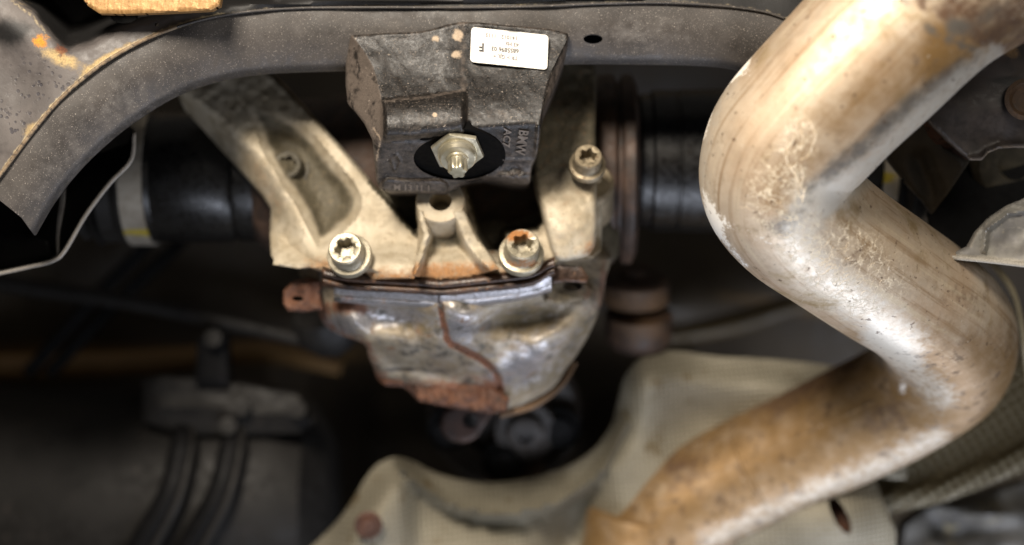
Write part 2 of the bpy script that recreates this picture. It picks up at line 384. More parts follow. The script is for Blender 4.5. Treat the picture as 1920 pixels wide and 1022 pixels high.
    b2 = s.n("ShaderNodeBump"); b2.inputs["Strength"].default_value = .25; b2.inputs["Distance"].default_value = 1.5*MM; s.l(s.noise(45, 4, .5), b2.inputs["Height"]); s.l(b1.outputs[0], b2.inputs["Normal"])
    s.l(b2.outputs[0], s.b.inputs["Normal"]); return s.m
m_pipe = pipe_mat()
def shield_mat(name, cols, scale, strength, rot, bd=1.4, cm_=.3):
    s = Mat(name); col = s.mixc(s.ramp(s.noise(18, 5), .35, .65), C(cols[0]), C(cols[1]))
    col = s.mixc(s.ramp(s.noise(60, 5), .58, .75), col, C('6b5c40'))
    mp = s.n("ShaderNodeMapping"); mp.inputs["Rotation"].default_value = (0, R(rot), 0); s.l(s.vec, mp.inputs[0])
    hs = []
    for d in ('X', 'Z'):
        wv = s.n("ShaderNodeTexWave"); wv.bands_direction = d; wv.inputs["Scale"].default_value = scale; wv.inputs["Distortion"].default_value = .6
        s.l(mp.outputs[0], wv.inputs[0]); hs.append(wv.outputs[1])
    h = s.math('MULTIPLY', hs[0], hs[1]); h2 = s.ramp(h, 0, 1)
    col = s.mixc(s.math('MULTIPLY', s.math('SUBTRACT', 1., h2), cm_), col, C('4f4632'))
    b = s.n("ShaderNodeBump"); b.inputs["Strength"].default_value = strength; b.inputs["Distance"].default_value = bd*MM
    s.l(h, b.inputs["Height"]); s.l(b.outputs[0], s.b.inputs["Normal"])
    s.setin(s.b, "Base Color", col); s.b.inputs["Metallic"].default_value = .35; s.b.inputs["Roughness"].default_value = .55
    return s.m
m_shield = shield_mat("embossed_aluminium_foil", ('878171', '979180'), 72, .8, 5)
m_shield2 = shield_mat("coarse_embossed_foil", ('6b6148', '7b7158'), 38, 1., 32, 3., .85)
# ------------------------------------------------------------------ underbody far behind
fl = sheet("underbody_floor", [[(u, v, 560+30*math.sin(u*.004+v*.01)+(900 if v > 700 and 560 < u < 1300 else 0)) for u in range(-900, 2900, 200)] for v in range(-600, 1700, 120)], m_floor.m, None, 2, 6, 2,
    {'tan': lambda u, v, y: blob(u, v, 120, 668, 300, 26)+.8*blob(u, v, 600, 660, 160, 18)+.7*blob(u, v, 1500, 575, 170, 16, 8)})
fl['kind'] = 'structure'
t = tube("body_seam", [(-60, 690, 500, 14), (200, 684, 500, 14), (360, 672, 500, 13), (500, 660, 500, 12), (640, 690, 500, 8)],
    surface("tan_sealed_seam", C('80623a'), C('8e6e44'), 0, .5, 20).m)
tag(t, "tan sealed body seam behind the black tank bracket", "body seam")
t = tube("body_seam", [(1180, 640, 470, 5), (1360, 610, 490, 12), (1520, 565, 490, 10), (1680, 560, 490, 8)],
    surface("olive_seam", C('4a3c22'), C('5a4a2c'), 0, .5, 20).m)
tag(t, "dim olive body seam seen under the lower flank of the exhaust pipe", "body seam")
for (x0, x1, lab) in ((330, 92, "dark brake line behind the hose, first from the differential"), (272, 52, "dark brake line behind the hose, second from the differential")):
    t = tube("brake_line", [(x0+40, 400, 430, 7), (x0, 462, 430, 7), ((x0+x1)/2+15, 560, 430, 7), (x1, 700, 430, 7)], m_void.m)
    tag(t, lab, "brake line", "brake lines running diagonally")
t = tube("hose", [(-60, 520, 330, 9), (60, 540, 330, 8.5), (250, 568, 330, 8), (430, 606, 330, 8), (560, 636, 330, 7), (640, 660, 335, 7)], m_tank.m)
tag(t, "long thin dark hose crossing behind the left lower side", "hose")
t['label'] = "long thin dark hose sloping towards the differential below the axle boot"
# ------------------------------------------------------------------ black tank low on the left with its straps
tk = thing("canister_tank", "blurred dull black round tank with a bracket and straps in the lower corner", "tank", P(250, 930, 400))
lathe("body", P(-250, 945, 440), (1, 0, 0), [(2, 0), (110, 0), (118, 12), (119, 330), (117, 420), (104, 452), (70, 472), (2, 478)], m_tank.m, tk, 64)
for q in (300, 392):
    tube("strap", [(q+45, 800, 345, 10), (q+40, 850, 325, 12), (q+18, 930, 312, 12), (q-28, 1010, 312, 12), (q-60, 1070, 318, 12)], m_void.m, tk)
    tube("strap_edge", [(q+62, 805, 335, 3), (q+58, 850, 318, 4), (q+36, 935, 303, 4), (q-8, 1020, 303, 4), (q-40, 1080, 305, 4)], m_tank.m, tk)
b = relief("bracket", [(268, 712), (300, 704), (420, 716), (560, 742), (590, 790), (560, 812), (380, 815), (330, 812), (268, 790)],
    lambda u, v: 335+0*u-6*ridge([(300, 760), (560, 780)], u, v, 22), m_tank.m, tk, 30, 12, er=8)
relief("pad", [(365, 722), (370, 640), (392, 618), (425, 630), (428, 722)], lambda u, v: 322+0*u, m_void.m, tk, 20, 12, er=5)
lathe("stud", P(402, 636, 312), (0, -1, .2), [(1, 0), (9, 0), (8, 8), (1, 9)], m_tank.m, tk, 20)
for q in ((455, 765), (560, 770), (430, 800)): lathe("bolt", P(q[0], q[1], 325), (0, -1, .2), [(1, 0), (9, 0), (8, 8), (1, 9)], m_tank.m, tk, 18)
# ------------------------------------------------------------------ drive shafts
def ribbed(r0, r1, x0, x1, n):
    out = []
    for i in range(n*6+1):
        t_ = i/(n*6); ph = (i % 6)/6
        out.append((r0+(r1-r0)*t_+4.5*math.cos(2*math.pi*ph), x0+(x1-x0)*t_))
    return out
GD = "drive shafts either side of the differential"
ds = thing("drive_shaft", "black drive shaft joint with rubber boot and pale clamp marked yellow, whole clamp in view", "drive shaft", P(380, 333, 210), GD)
kk = k_at(210); rj = 122*kk
ctr = P(480, 333, 210); AX = (-1, -.04, 0)
lathe("joint_housing", ctr, AX, [(2, -12), (rj*.92, -12), (rj*.98, -4), (rj*.98, 12), (rj*.94, 15), (rj, 20), (rj*1.0, 78), (rj*.985, 80), (rj*1.01, 84), (rj*1.01, 93), (2, 94)], m_blackgloss.m, ds, 72)
lathe("band_clamp", ctr, AX, [(rj*1.0, 84.5), (rj*1.045, 85), (rj*1.045, 104), (rj*1.0, 104.5)], m_clamp.m, ds, 72,
    {'yellow': lambda u, v, y: 1.0*blob(u, v, 268, 436, 60, 8)}, close=False)
lathe("rubber_boot", ctr, AX, [(rj*1.03, 104), (rj*1.03, 108), (rj*.98, 112), (rj*1.0, 124), (rj*.9, 130)]+[(a, b+26) for a, b in ribbed(rj*.96, rj*.50, 104, 178, 6)]+[(16, 210), (16, 420)], m_tank.m, ds, 64)
ds2 = thing("drive_shaft", "black drive shaft running from the differential flange behind the exhaust pipe", "drive shaft", P(1260, 300, 210), GD)
ctr = P(1120, 302, 210)
rj2 = 133*kk; AX2 = (1, -.03, 0)
lathe("joint_housing", ctr, AX2, [(2, 18), (rj2*.9, 18), (rj2*.9, 34), (rj2*.94, 36), (rj2*.94, 44), (rj2*.99, 46), (rj2*.99, 64), (rj2*.975, 65), (rj2*.975, 67), (rj2, 68), (rj2, 205), (rj2*.98, 206), (rj2*.98, 228), (2, 229)], m_blackgloss.m, ds2, 72)
lathe("band_clamp", ctr, AX2, [(rj2*.98, 229), (rj2*1.03, 229.5), (rj2*1.03, 241), (rj2*.98, 241.5)], m_clamp.m, ds2, 72,
    {'yellow': lambda u, v, y: 1.3*blob(u, v, 1650, 333, 40, 9)}, close=False)
lathe("rubber_boot", ctr, AX2, [(a, b+242) for a, b in ribbed(rj2*.92, rj2*.45, 0, 90, 6)]+[(16, 334), (16, 480)], m_tank.m, ds2, 64)
# ------------------------------------------------------------------ coupling under the differential
cp = thing("shaft_coupling", "dark round propeller shaft coupling with a bolt head, below the rusty differential flange", "coupling", P(940, 810, 300))
lathe("disc", P(945, 775, 330), (0, -1, -.25), [(2, -20), (60, -20), (72, -12), (72, 4), (66, 10), (40, 12), (36, 4), (2, 4)], m_coup.m, cp, 64)
lathe("bolt", P(985, 806, 300), (0, -1, -.25), [(29, -10), (29, 2), (27, 4), (18, 5), (17, 14), (15, 15, ), (8, 15, 'star', .12), (8, 9, 'star', .12), (1, 9)], m_coup.m, cp, 48)
for i in range(3):
    a = R(200+i*70); lathe("bolt", P(945+110*math.cos(a), 775-90*math.sin(a), 305), (0, -1, -.25), [(20, -10), (20, 0), (14, 1), (13, 9), (1, 10)], m_void.m, cp, 24)
tube("shaft", [(960, 860, 330, 30), (990, 960, 380, 28), (1010, 1100, 460, 28)], m_rustdark.m, cp)
# ------------------------------------------------------------------ mount bushings behind the differential
GB = "rubber mounts beside the differential"
bu = thing("rubber_mount", "rust brown round rubber mount with a banded cup, between differential and exhaust pipe", "mount", P(1200, 570, 260), GB)
AXB = (0, -.35, 1)
lathe("upper_ring", P(1192, 545, 270), AXB, [(2, -12), (26, -12), (30, -9), (30, 9), (26, 13), (16, 14), (12, 22), (2, 22)], m_rustdark.m, bu, 48, {'light': lambda u, v, y: sstep(v, 525, 560)*.75})
lathe("lower_cup", P(1197, 612, 270), AXB, [(2, -20), (22, -20), (28, -14), (30, -6), (30, 12), (27, 14), (2, 14)], m_rustdark.m, bu, 48, {'light': lambda u, v, y: .8*blob(u, v, 1200, 620, 70, 30)})
relief("link_plate", [(1120, 525), (1240, 528), (1250, 560), (1130, 566)], lambda u, v: 262+.05*(v-525), m_rustdark.m, bu, 8, 8, er=4, masks={'light': lambda u, v, y: .6+0*u})
b2 = lathe("rubber_mount", P(614, 606, 290), (-.2, -.5, .8), [(2, -26), (20, -24), (30, -10), (31, 6), (28, 14), (2, 16)], m_tankmetal.m)
tag(b2, "dim grey domed rubber mount behind the side lug of the differential", "mount", GB)
# ------------------------------------------------------------------ heat shield round the tunnel
hs = thing("heat_shield", "beige dimpled foil heat shield curving round the dark tunnel opening", "heat shield", P(1000, 980, 240))
top = catmull([(560, 1045), (600, 1010), (640, 968), (668, 925), (690, 890), (712, 868), (742, 858), (775, 866), (810, 884), (860, 899), (920, 905), (990, 897), (1060, 876), (1110, 846), (1145, 800), (1158, 755), (1168, 715), (1190, 682), (1225, 662), (1270, 658), (1340, 668), (1430, 673), (1530, 682), (1620, 700), (1700, 730)], 5)
rim = [(x, y+0) for x, y in top if 735 < x < 1150 and y > 780]
lob = catmull([(740, 868), (770, 900), (815, 935), (880, 960), (950, 966), (1030, 952), (1100, 915), (1150, 860), (1180, 790)], 4)
outl = list(map(tuple, top))+[(1700, 900), (1640, 895), (1660, 950), (1681, 1000), (1676, 1060), (1500, 1100), (560, 1100)]
slot = [(1575+15*math.cos(a)+16*math.sin(a), 966+36*math.sin(a)) for a in np.linspace(0, 6.28, 18)[:-1]]
lip_reg = np.array([(a, b) for a, b in top if 742 <= a <= 1160 and b > 740]+[tuple(p) for p in lob[::-1]])
def ysh(u, v):
    d = dist(top, u, v); y = 272-24*sstep(d, 0, 62)
    inl = inside(lip_reg, u, v); dl = dist(lob, u, v)
    fold = np.where(inl, 0, 1)*sstep(dl, 0, 14)
    # below the rolled lip the sheet drops back, then swings nearer again
    y = y+30*fold*np.exp(-np.maximum(dl-12, 0)/90)*sstep(u, 745, 790)*sstep(1165-u, 0, 110)*sstep(d, 28, 46)*sstep(v, 850, 890)-16*np.where(inl, sstep(dl, 25, 0), 0)
    y = y-24*blob(u, v, 690, 990, 70, 90)-14*blob(u, v, 900, 1040, 120, 60)
    y = y+45*blob(u, v, 1075, 1020, 55, 110, 20)
    y = y-22*blob(u, v, 1200, 700, 60, 80)+26*blob(u, v, 1330, 800, 120, 80)
    y = y-35*blob(u, v, 1560, 980, 110, 90)
    return y+3*vnoise(u, v, 60, 3)
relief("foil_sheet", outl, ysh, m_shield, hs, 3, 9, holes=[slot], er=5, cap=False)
relief("slot_backing", [(1540, 925), (1600, 925), (1620, 1010), (1550, 1010)], lambda u, v: 246+0*u, m_rusty.m, hs, 3, 20)
lathe("fixing_washer", P(691, 985, 214), (.1, -1, -.1), [(2, -3), (11.5, -3), (12, 0), (10.5, 1), (7, .4), (6.5, 4), (1, 4.4)], m_wash.m, hs, 32)
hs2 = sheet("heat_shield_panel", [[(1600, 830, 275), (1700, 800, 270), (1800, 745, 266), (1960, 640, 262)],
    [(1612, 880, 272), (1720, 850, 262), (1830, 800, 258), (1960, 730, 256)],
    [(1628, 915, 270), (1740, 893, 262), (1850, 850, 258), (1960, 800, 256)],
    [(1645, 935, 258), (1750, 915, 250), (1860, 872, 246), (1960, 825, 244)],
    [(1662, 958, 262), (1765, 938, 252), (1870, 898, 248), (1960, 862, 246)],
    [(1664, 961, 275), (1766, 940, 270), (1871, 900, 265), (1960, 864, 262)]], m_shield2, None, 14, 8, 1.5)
hs2.name = "heat_shield"
tag(hs2, "olive coarsely dimpled heat shield panel beneath the lower bend of the exhaust pipe", "heat shield")
mt = relief("mounting_plate", [(1690, 1030), (1700, 985), (1740, 955), (1830, 935), (1930, 905), (1960, 1100), (1690, 1100)],
    lambda u, v: 330-20*blob(u, v, 1850, 965, 60, 20)+10*blob(u, v, 1780, 1000, 60, 30)+8*vnoise(u, v, 30, 5), surface("pale_blurred_metal", C('3a3732'), C('5a564f'), .15, .6, 25, [(C('8a7a4a'), None, 35, .6, .72, 0, .5)]).m, None, 30, 10)
tag(mt, "blurred grey metal plate in the bottom corner under the coarse heat shield", "metal plate")
# ------------------------------------------------------------------ differential
df = thing("differential", "rusty grey differential with cast aluminium rear cover bolted under the crossmember", "differential", P(850, 560, 100))
crack = catmull([(826, 572), (830, 600), (842, 640), (868, 656), (900, 672), (925, 695), (936, 720), (938, 742)], 4)
case_o = [(560, 505), (575, 540), (592, 575), (605, 605), (630, 625), (682, 645), (690, 668), (700, 690), (712, 715), (760, 728), (790, 752), (870, 768), (935, 775), (985, 758), (1035, 728), (1062, 690), (1085, 660), (1108, 620), (1126, 575), (1136, 520), (1138, 470), (1000, 470), (800, 470), (600, 480)]
def ycase(u, v):
    t_ = sstep(v, 575, 770); y = 84+85*t_
    y = y+40*sstep(u, 980, 1140)**1.3+38*sstep(720-u, 20, 160)*sstep(v, 500, 700)+25*sstep(700-u, 30, 120)
    y = y-14*ridge([(826, 575), (845, 650), (935, 760)], u, v, 150, 0)         # central keel
    y = y-10*blob(u, v, 870, 600, 40, 30)+26*blob(u, v, 985, 600, 85, 26, -10)     # hollow
    y = y-9*ridge([(640, 585), (690, 632), (760, 650)], u, v, 34)-8*ridge([(690, 655), (720, 700), (850, 735)], u, v, 26)
    y = y+5*ridge(crack, u, v, 7)
    y = y-8*ridge([(940, 690), (1000, 670), (1050, 630), (1100, 560)], u, v, 40)
    y = y+14*blob(u, v, 760, 600, 70, 22, 10)
    return y+3.2*vnoise(u, v, 26, 1)+.7*vnoise(u, v, 11, 2)
rustlips = [(575, 540), (605, 610), (682, 650), (705, 705)]
relief("case", catmull(case_o, 3, True), ycase, m_diff.m, df, 60, 4.5, er=22, masks={
    'rust': lambda u, v, y: np.clip(.85*ridge(crack, u, v, 9, 3)+.55*ridge(rustlips, u, v, 34)+.75*blob(u, v, 650, 575, 60, 18)+.8*sstep(v, 690, 740)*sstep(970-u, 0, 60)+.6*blob(u, v, 1130, 540, 20, 60)+.25*blob(u, v, 950, 660, 200, 60), 0, 1),
    'olive': lambda u, v, y: .95*blob(u, v, 985, 598, 85, 32, -12)+.7*blob(u, v, 770, 612, 90, 18, 5)+.8*ridge([(960, 740), (1040, 700), (1100, 610)], u, v, 30),
    'shiny': lambda u, v, y: .62*blob(u, v, 860, 605, 34, 40)+.6*blob(u, v, 980, 680, 70, 34, -30)+.55*blob(u, v, 720, 595, 70, 18)+.5*blob(u, v, 640, 610, 40, 20)+.22,
    'dark': lambda u, v, y: .8*blob(u, v, 760, 693, 60, 5)+.6*blob(u, v, 905, 615, 60, 16, -10)})
relief("rust_flange", [(706, 688), (740, 700), (790, 706), (850, 704), (925, 722), (955, 748), (950, 772), (900, 774), (830, 762), (782, 752), (776, 726), (722, 724), (708, 712)],
    lambda u, v: 148-10*sstep(v, 690, 760)+8*vnoise(u, v, 14, 7), m_rusty.m, df, 30, 5, er=10)
tube("drain_ring", [(937, 778, 160, 3), (1000, 760, 168, 3), (1050, 722, 178, 3), (1076, 680, 190, 3)], m_rustdark.m, df, masks={'light': lambda u, v, y: .8+0*u})
# eye lug below the flange
eye = [(865+40*math.cos(a), 795+36*math.sin(a)) for a in np.linspace(.4, 5.2, 24)]+[(900, 768), (925, 772)]
relief("eye_lug", eye, lambda u, v: 196+0*u, surface("dull_red_lug", C('2e211c'), C('422e25'), .1, .6, 60).m, df, 12, 5, holes=[[(882+15*math.cos(a), 789+15*math.sin(a)) for a in np.linspace(0, 6.28, 16)[:-1]]], er=8)
# side lugs
def ring_hole(cx, cy, rx, ry, n=18): return [(cx+rx*math.cos(a), cy+ry*math.sin(a)) for a in np.linspace(0, 2*math.pi, n, endpoint=False)]
relief("side_lug", [(600, 528), (575, 521), (545, 528), (531, 545), (530, 570), (540, 584), (570, 586), (604, 580)], lambda u, v: 96+.25*(u-560)*0+8*vnoise(u, v, 20, 4), m_rusty.m, df, 16, 4, holes=[ring_hole(558, 560, 11, 5)], er=8)
relief("side_lug", [(1030, 530), (1060, 522), (1096, 524), (1112, 540), (1108, 560), (1050, 572), (1022, 566)], lambda u, v: 82+.35*(u-1030)+4*vnoise(u, v, 20, 4), m_diff.m, df, 16, 4, holes=[ring_hole(1074, 537, 17, 7)], er=7,
    masks={'rust': lambda u, v, y: .45*blob(u, v, 1100, 540, 30, 30), 'olive': lambda u, v, y: .55+0*u, 'shiny': lambda u, v, y: 0*u, 'dark': lambda u, v, y: .9*ridge(ring_hole(1074, 537, 17, 7), u, v, 5)})
relief("pocket", [(1026, 502), (1050, 496), (1090, 500), (1104, 520), (1100, 530), (1060, 528), (1028, 534)], lambda u, v: 74+0*u, m_lip.m, df, 8, 5, er=3)
# bright lower lip (cover flange seen from below) and dark flange edge, both V shaped
GP = [(604, 506), (650, 516), (740, 522), (790, 525), (826, 528), (862, 525), (900, 521), (980, 512), (1008, 504), (1024, 494), (1040, 487)]
def band(name, rows, mat, masks, pts=GP, th=1.0):
    return sheet(name, [[(p[0], p[1]+dv, yy) for p in pts] for dv, yy in rows], mat, df, 8, 3, th, masks, 60)
band("gasket_edge", [(-6, 68), (-2, 61), (6, 59), (11, 60), (13, 64), (15, 64), (17, 60), (23, 60), (26, 64), (29, 70)], m_lip.m, None)
LP = [(626, 534), (680, 540), (740, 544), (800, 548), (826, 552), (852, 548), (900, 543), (960, 535), (1000, 527), (1020, 520), (1034, 516)]
band("wet_lip", [(-6, 70), (0, 64), (8, 66), (16, 69), (17.5, 69.5), (19, 69.5), (24, 71.5), (28, 75), (30, 84)], m_diff.m, {
    'rust': lambda u, v, y: .75*blob(u, v, 826, 575, 10, 14)+.5*blob(u, v, 650, 560, 30, 10), 'shiny': lambda u, v, y: 1.+0*u,
    'dark': lambda u, v, y: .8*ridge([(a, b+18) for a, b in LP], u, v, 3)*sstep(810-u, 0, 30)+.85*ridge([(826, 545), (822, 562), (828, 582)], u, v, 5)}, LP)
# cover: base plate between the arms
webp = catmull([(460, 200), (503, 200), (570, 235), (624, 298), (669, 352), (676, 393), (645, 433), (612, 458), (592, 462), (560, 390), (525, 343), (498, 294), (478, 240)], 4, True)
pkR = [(868, 330), (1030, 330), (1030, 400), (1010, 432), (950, 440), (945, 500), (925, 492), (895, 440)]
pkL = [(690, 330), (790, 330), (785, 400), (780, 448), (740, 400), (690, 345)]
ca = {'rust': lambda u, v, y: .72*sstep(v, 478, 530)*sstep(u, 600, 680)*sstep(1010-u, 0, 60)+.5*blob(u, v, 600, 500, 40, 25)+.55*blob(u, v, 790, 480, 20, 40)*0+.35*blob(u, v, 500, 350, 30, 130, -30),
      'dirt_shade': lambda u, v, y: np.clip(.8*np.where(inside(webp, u, v), sstep(dist(webp, u, v, True), 4, 24), 0)*(u < 690)*(u > 455)*(y > 50)+.3*blob(u, v, 440, 170, 90, 40)+1.0*np.where(inside(pkR, u, v) | inside(pkL, u, v), 1, 0)*(y > 75)+.7*blob(u, v, 845, 470, 35, 40)+.5*ridge([(400, 260), (500, 400)], u, v, 30), 0, 1)}  # darkens web recess and pockets as painted shade, outer wall as grime
base_o = [(520, 440), (650, 440), (700, 360), (760, 330), (1130, 330), (1128, 470), (1112, 484), (1050, 490), (1024, 496), (1010, 508), (960, 516), (900, 522), (826, 527), (740, 522), (660, 516), (615, 508), (580, 500), (560, 503), (512, 496)]
def ybase(u, v):
    y = 92-26*sstep(v, 440, 515)
    y = y+48*np.where(inside(pkR, u, v), 1, 0)*sstep(dist(pkR, u, v, True), 0, 12)+26*np.where(inside(pkL, u, v), 1, 0)*sstep(dist(pkL, u, v, True), 0, 8)+10*blob(u, v, 845, 465, 30, 30)
    return y+1.5*vnoise(u, v, 10, 12)
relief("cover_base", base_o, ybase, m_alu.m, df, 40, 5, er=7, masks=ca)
# left arm
rl = catmull([(352, 172), (400, 205), (455, 255), (500, 305), (540, 370), (580, 440), (618, 492), (660, 512)], 5)     # outer rib
rr = catmull([(505, 150), (560, 205), (620, 272), (690, 352), (745, 415), (782, 462), (776, 505)], 5)                   # inner rib
arm_o = [(330, 170), (345, 205), (378, 240), (415, 282), (450, 320), (492, 368), (508, 392), (506, 440), (508, 478), (520, 497), (556, 503), (580, 502), (622, 516), (700, 524), (776, 522), (784, 470), (790, 452), (745, 395), (690, 335), (620, 255), (560, 188), (520, 145), (480, 120), (330, 130)]
def yarm(u, v):
    y = 118-.13*(v-150)
    y = np.maximum(y, 74)-8*sstep(v, 440, 520)
    web = 22*np.where(inside(webp, u, v), sstep(dist(webp, u, v, True), -10, 42), 0)*sstep(v, 205, 280)
    web = web+12*np.where(inside(webp, u, v), 0, 1)*sstep(np.interp(v, rr[:, 1], rr[:, 0])-u, -30, -2)*0
    side = np.zeros_like(u)
    # outside of the outer rib the wall falls away
    mx_ = np.interp(v, rl[:, 1], rl[:, 0]); out = sstep(mx_-u, 0, 90)
    y = y+web*sstep(u-mx_, 0, 10)+8*sstep(u-np.interp(v, rr[:, 1], rr[:, 0]), 6, 30)+48*out*(1-sstep(v, 370, 470))+20*out*sstep(v, 370, 470)
    y = y-15*sstep(v, 468, 512)*sstep(u-mx_, -10, 30)*0
    y = y-10*blob(u, v, 540, 315, 40, 40)-16*sstep(v, 455, 500)*sstep(u-mx_, 10, 60)
    return y+1.6*vnoise(u, v, 10, 11)
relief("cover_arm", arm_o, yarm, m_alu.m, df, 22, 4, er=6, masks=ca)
# right arm
ra_o = [(1022, 100), (1110, 100), (1116, 250), (1118, 300), (1118, 440), (1110, 470), (1095, 483), (1050, 489), (1034, 470), (1024, 430), (1014, 390), (1004, 350), (1000, 290), (1012, 200)]
relief("cover_arm", catmull(ra_o, 3, True), lambda u, v: 100-36*sstep(v, 130, 440)+10*sstep(v, 300, 100)-6*blob(u, v, 1075, 420, 40, 60)+1.6*vnoise(u, v, 10, 15), m_alu.m, df, 34, 4.5, er=12, masks={
    'rust': lambda u, v, y: .4*blob(u, v, 1110, 470, 20, 25)+.2, 'dirt_shade': lambda u, v, y: .95*sstep(380-v, 0, 90)+.5*blob(u, v, 1010, 400, 20, 60)})  # upper part painted darker for the shade behind the crossmember
# centre boss with hole and two legs
bs = P(826, 376, 60)
lathe("mount_boss", bs, (0, -1, .42), [(20, -34), (18.6, -2), (17.6, 0), (8.5, 0), (8, -1.2), (7.6, -20), (1, -20)], m_alu.m, df, 56, {'rust': lambda u, v, y: .2+0*u, 'dirt_shade': lambda u, v, y: .8*sstep(y, 74, 84)})  # boss gets darker towards its far end
relief("boss_web", [(785, 395), (870, 395), (900, 452), (936, 504), (880, 520), (826, 524), (775, 518), (782, 470), (784, 430)],
    lambda u, v: 76-24*ridge([(788, 400), (800, 440), (776, 512)], u, v, 15, 4)-22*ridge([(862, 398), (884, 452), (930, 502)], u, v, 28, 9)-16*sstep(v, 462, 500)+1.2*vnoise(u, v, 9, 5), m_alu.m, df, 20, 3.5, er=4, masks={
    'rust': lambda u, v, y: .75*sstep(v, 470, 510), 'dirt_shade': lambda u, v, y: 1.0*(1-ridge([(788, 400), (800, 440), (776, 512)], u, v, 22, 8))*(1-ridge([(862, 398), (884, 452), (930, 502)], u, v, 26, 10))*sstep(478-v, 0, 30)})  # shade painted into the hollow between the two legs
# cover bolts
def cover_bolt(u, v, y, s, mat, ax, rust=0):
    c = P(u, v, y)
    prof = [(16.5, -14), (16.5, -9), (16, -8), (13.2, -7.4), (12.4, -6), (12.4, 4.6), (11.4, 6), (8.2, 6), (7.2, 5.4, 'star', .13), (6.7, -7, 'star', .13), (1, -7.5)]
    return lathe("bolt", c, ax, [(r[0]*s, r[1]*s)+tuple(r[2:]) for r in prof], mat, df, 60, {'rust': lambda u_, v_, y_: rust*.9*blob(u_, v_, u-8, v-22, 26, 12)+rust*.75*blob(u_, v_, u, v+30, 30, 8)+.12}, spin=14)
cover_bolt(650, 470, 38, 1.0, m_bolt.m, (-.1, -1, .36))
cover_bolt(979, 464, 38, 1.02, m_bolt.m, (.06, -1, .5), 1)
cover_bolt(541, 313, 108, .92, m_bolt_dark.m, (-.1, -1, .30))
cover_bolt(1102, 299, 52, .84, m_bolt_dirty.m, (.0, -1, .5))
lathe("bolt_boss", P(1110, 345, 96), (0, -1, .5), [(19, -40), (17, 2), (15, 4), (1, 4)], m_bolt_dirty.m, df, 40)
# main housing and output flanges behind the cover
lathe("housing", P(700, 330, 215), (1, 0, 0), [(2, -96), (58, -96), (64, -88), (66, -40), (74, 0), (84, 40), (86, 120), (78, 160), (70, 190), (62, 198), (2, 198)], m_rustdark.m, df, 64, {'light': lambda u, v, y: .0*u})
lathe("output_flange", P(1120, 318, 205), (1, -.03, 0), [(2, -2), (78, -2), (80, 2), (80, 12), (78, 14), (74, 15), (74, 18), (78, 19), (80, 22), (80, 28), (72, 32), (2, 32)], m_rustdark.m, df, 80, {'light': lambda u, v, y: .05+0*u})
relief("housing_ear", [(1100, 300), (1130, 330), (1150, 380), (1162, 440), (1160, 480), (1136, 496), (1100, 490)], lambda u, v: 118+.5*(u-1100), m_alu_dark.m, df, 50, 5, er=8, masks={'light': lambda u, v, y: .55*blob(u, v, 1130, 470, 30, 40)})
# ------------------------------------------------------------------ subframe crossmember
cm = thing("subframe_crossmember", "arched black steel crossmember with pitted grey top plate across the top", "crossmember", P(700, 80, 0))
cm['label'] = "arched black steel crossmember with a pitted rust-spotted plate, carrying the weight block"
up = catmull([(-40, 372), (0, 328), (42, 272), (95, 205), (150, 152), (215, 105), (300, 62), (400, 32), (520, 17), (660, 14), (850, 14), (1000, 12), (1120, 7), (1250, 5), (1380, 14), (1470, 34), (1560, 90)], 6)
lo = catmull([(64, 441), (100, 380), (145, 322), (200, 268), (260, 222), (330, 180), (410, 152), (500, 138), (620, 133), (760, 131), (900, 128), (1060, 120), (1200, 120), (1300, 122), (1372, 129), (1450, 152), (1540, 210)], 6)
skirt_o = [tuple(p) for p in up]+[tuple(p) for p in lo[::-1]]+[(40, 408), (0, 376), (-40, 372)]
def ysk(u, v):
    du, dl = dist(up, u, v), dist(lo, u, v); t_ = du/(du+dl+1e-6)
    y = 22+14*t_-4*np.sin(np.pi*t_)
    return y-38*sstep(700-u, 0, 700)+2*vnoise(u, v, 70, 8)+5*sstep(12-dl, 0, 12)
relief("front_skirt", skirt_o, ysk, m_rail.m, cm, 4, 6, er=0, holes=[ring_hole(1112, 73, 18, 9)], angle=60, masks={
    'dust': lambda u, v, y: .30*blob(u, v, 120, 330, 170, 90, -50)+.25*blob(u, v, 300, 180, 170, 90)+.3*blob(u, v, 1200, 60, 160, 60)+.25*blob(u, v, 700, 50, 300, 30),
    'rust': lambda u, v, y: .55*ridge([(250, 84), (300, 62)], u, v, 8), 'edge': lambda u, v, y: .75*ridge(up, u, v, 7, 1)*(.6+.4*np.sin(u*.05)*np.sin(u*.013))+.3*ridge(lo, u, v, 5)})
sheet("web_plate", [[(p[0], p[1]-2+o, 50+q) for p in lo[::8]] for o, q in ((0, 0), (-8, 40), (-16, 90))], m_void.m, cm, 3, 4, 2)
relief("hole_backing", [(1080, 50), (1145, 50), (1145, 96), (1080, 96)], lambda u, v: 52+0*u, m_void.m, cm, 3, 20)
plate_o = [(-500, -700), (2300, -700), (2300, -60), (1560, -60), (1560, 86)]+[tuple(p) for p in up[::-1]]+[(-500, 372)]  # unseen upper part extended to keep the work lamp off the background
cav = [(40, -60), (400, -60), (560, 8), (330, 26), (230, 56), (170, 90), (128, 100), (110, 92), (88, 64), (60, 30), (20, 0)]
def ypl(u, v):
    d = dist(up, u, v); y = 20+np.minimum(d, 90)*.07+3*vnoise(u, v, 60, 2)
    y = y-38*sstep(700-u, 0, 700)
    dc = dist(cav, u, v, True); ic = inside(cav, u, v)
    y = y+np.where(ic, 80*sstep(dc, 0, 50), 0)-9*blob(u, v, 40, 60, 90, 40, 40)
    y = y-6*ridge([(430, 8), (700, 2), (1200, -8)], u, v, 10)
    return y
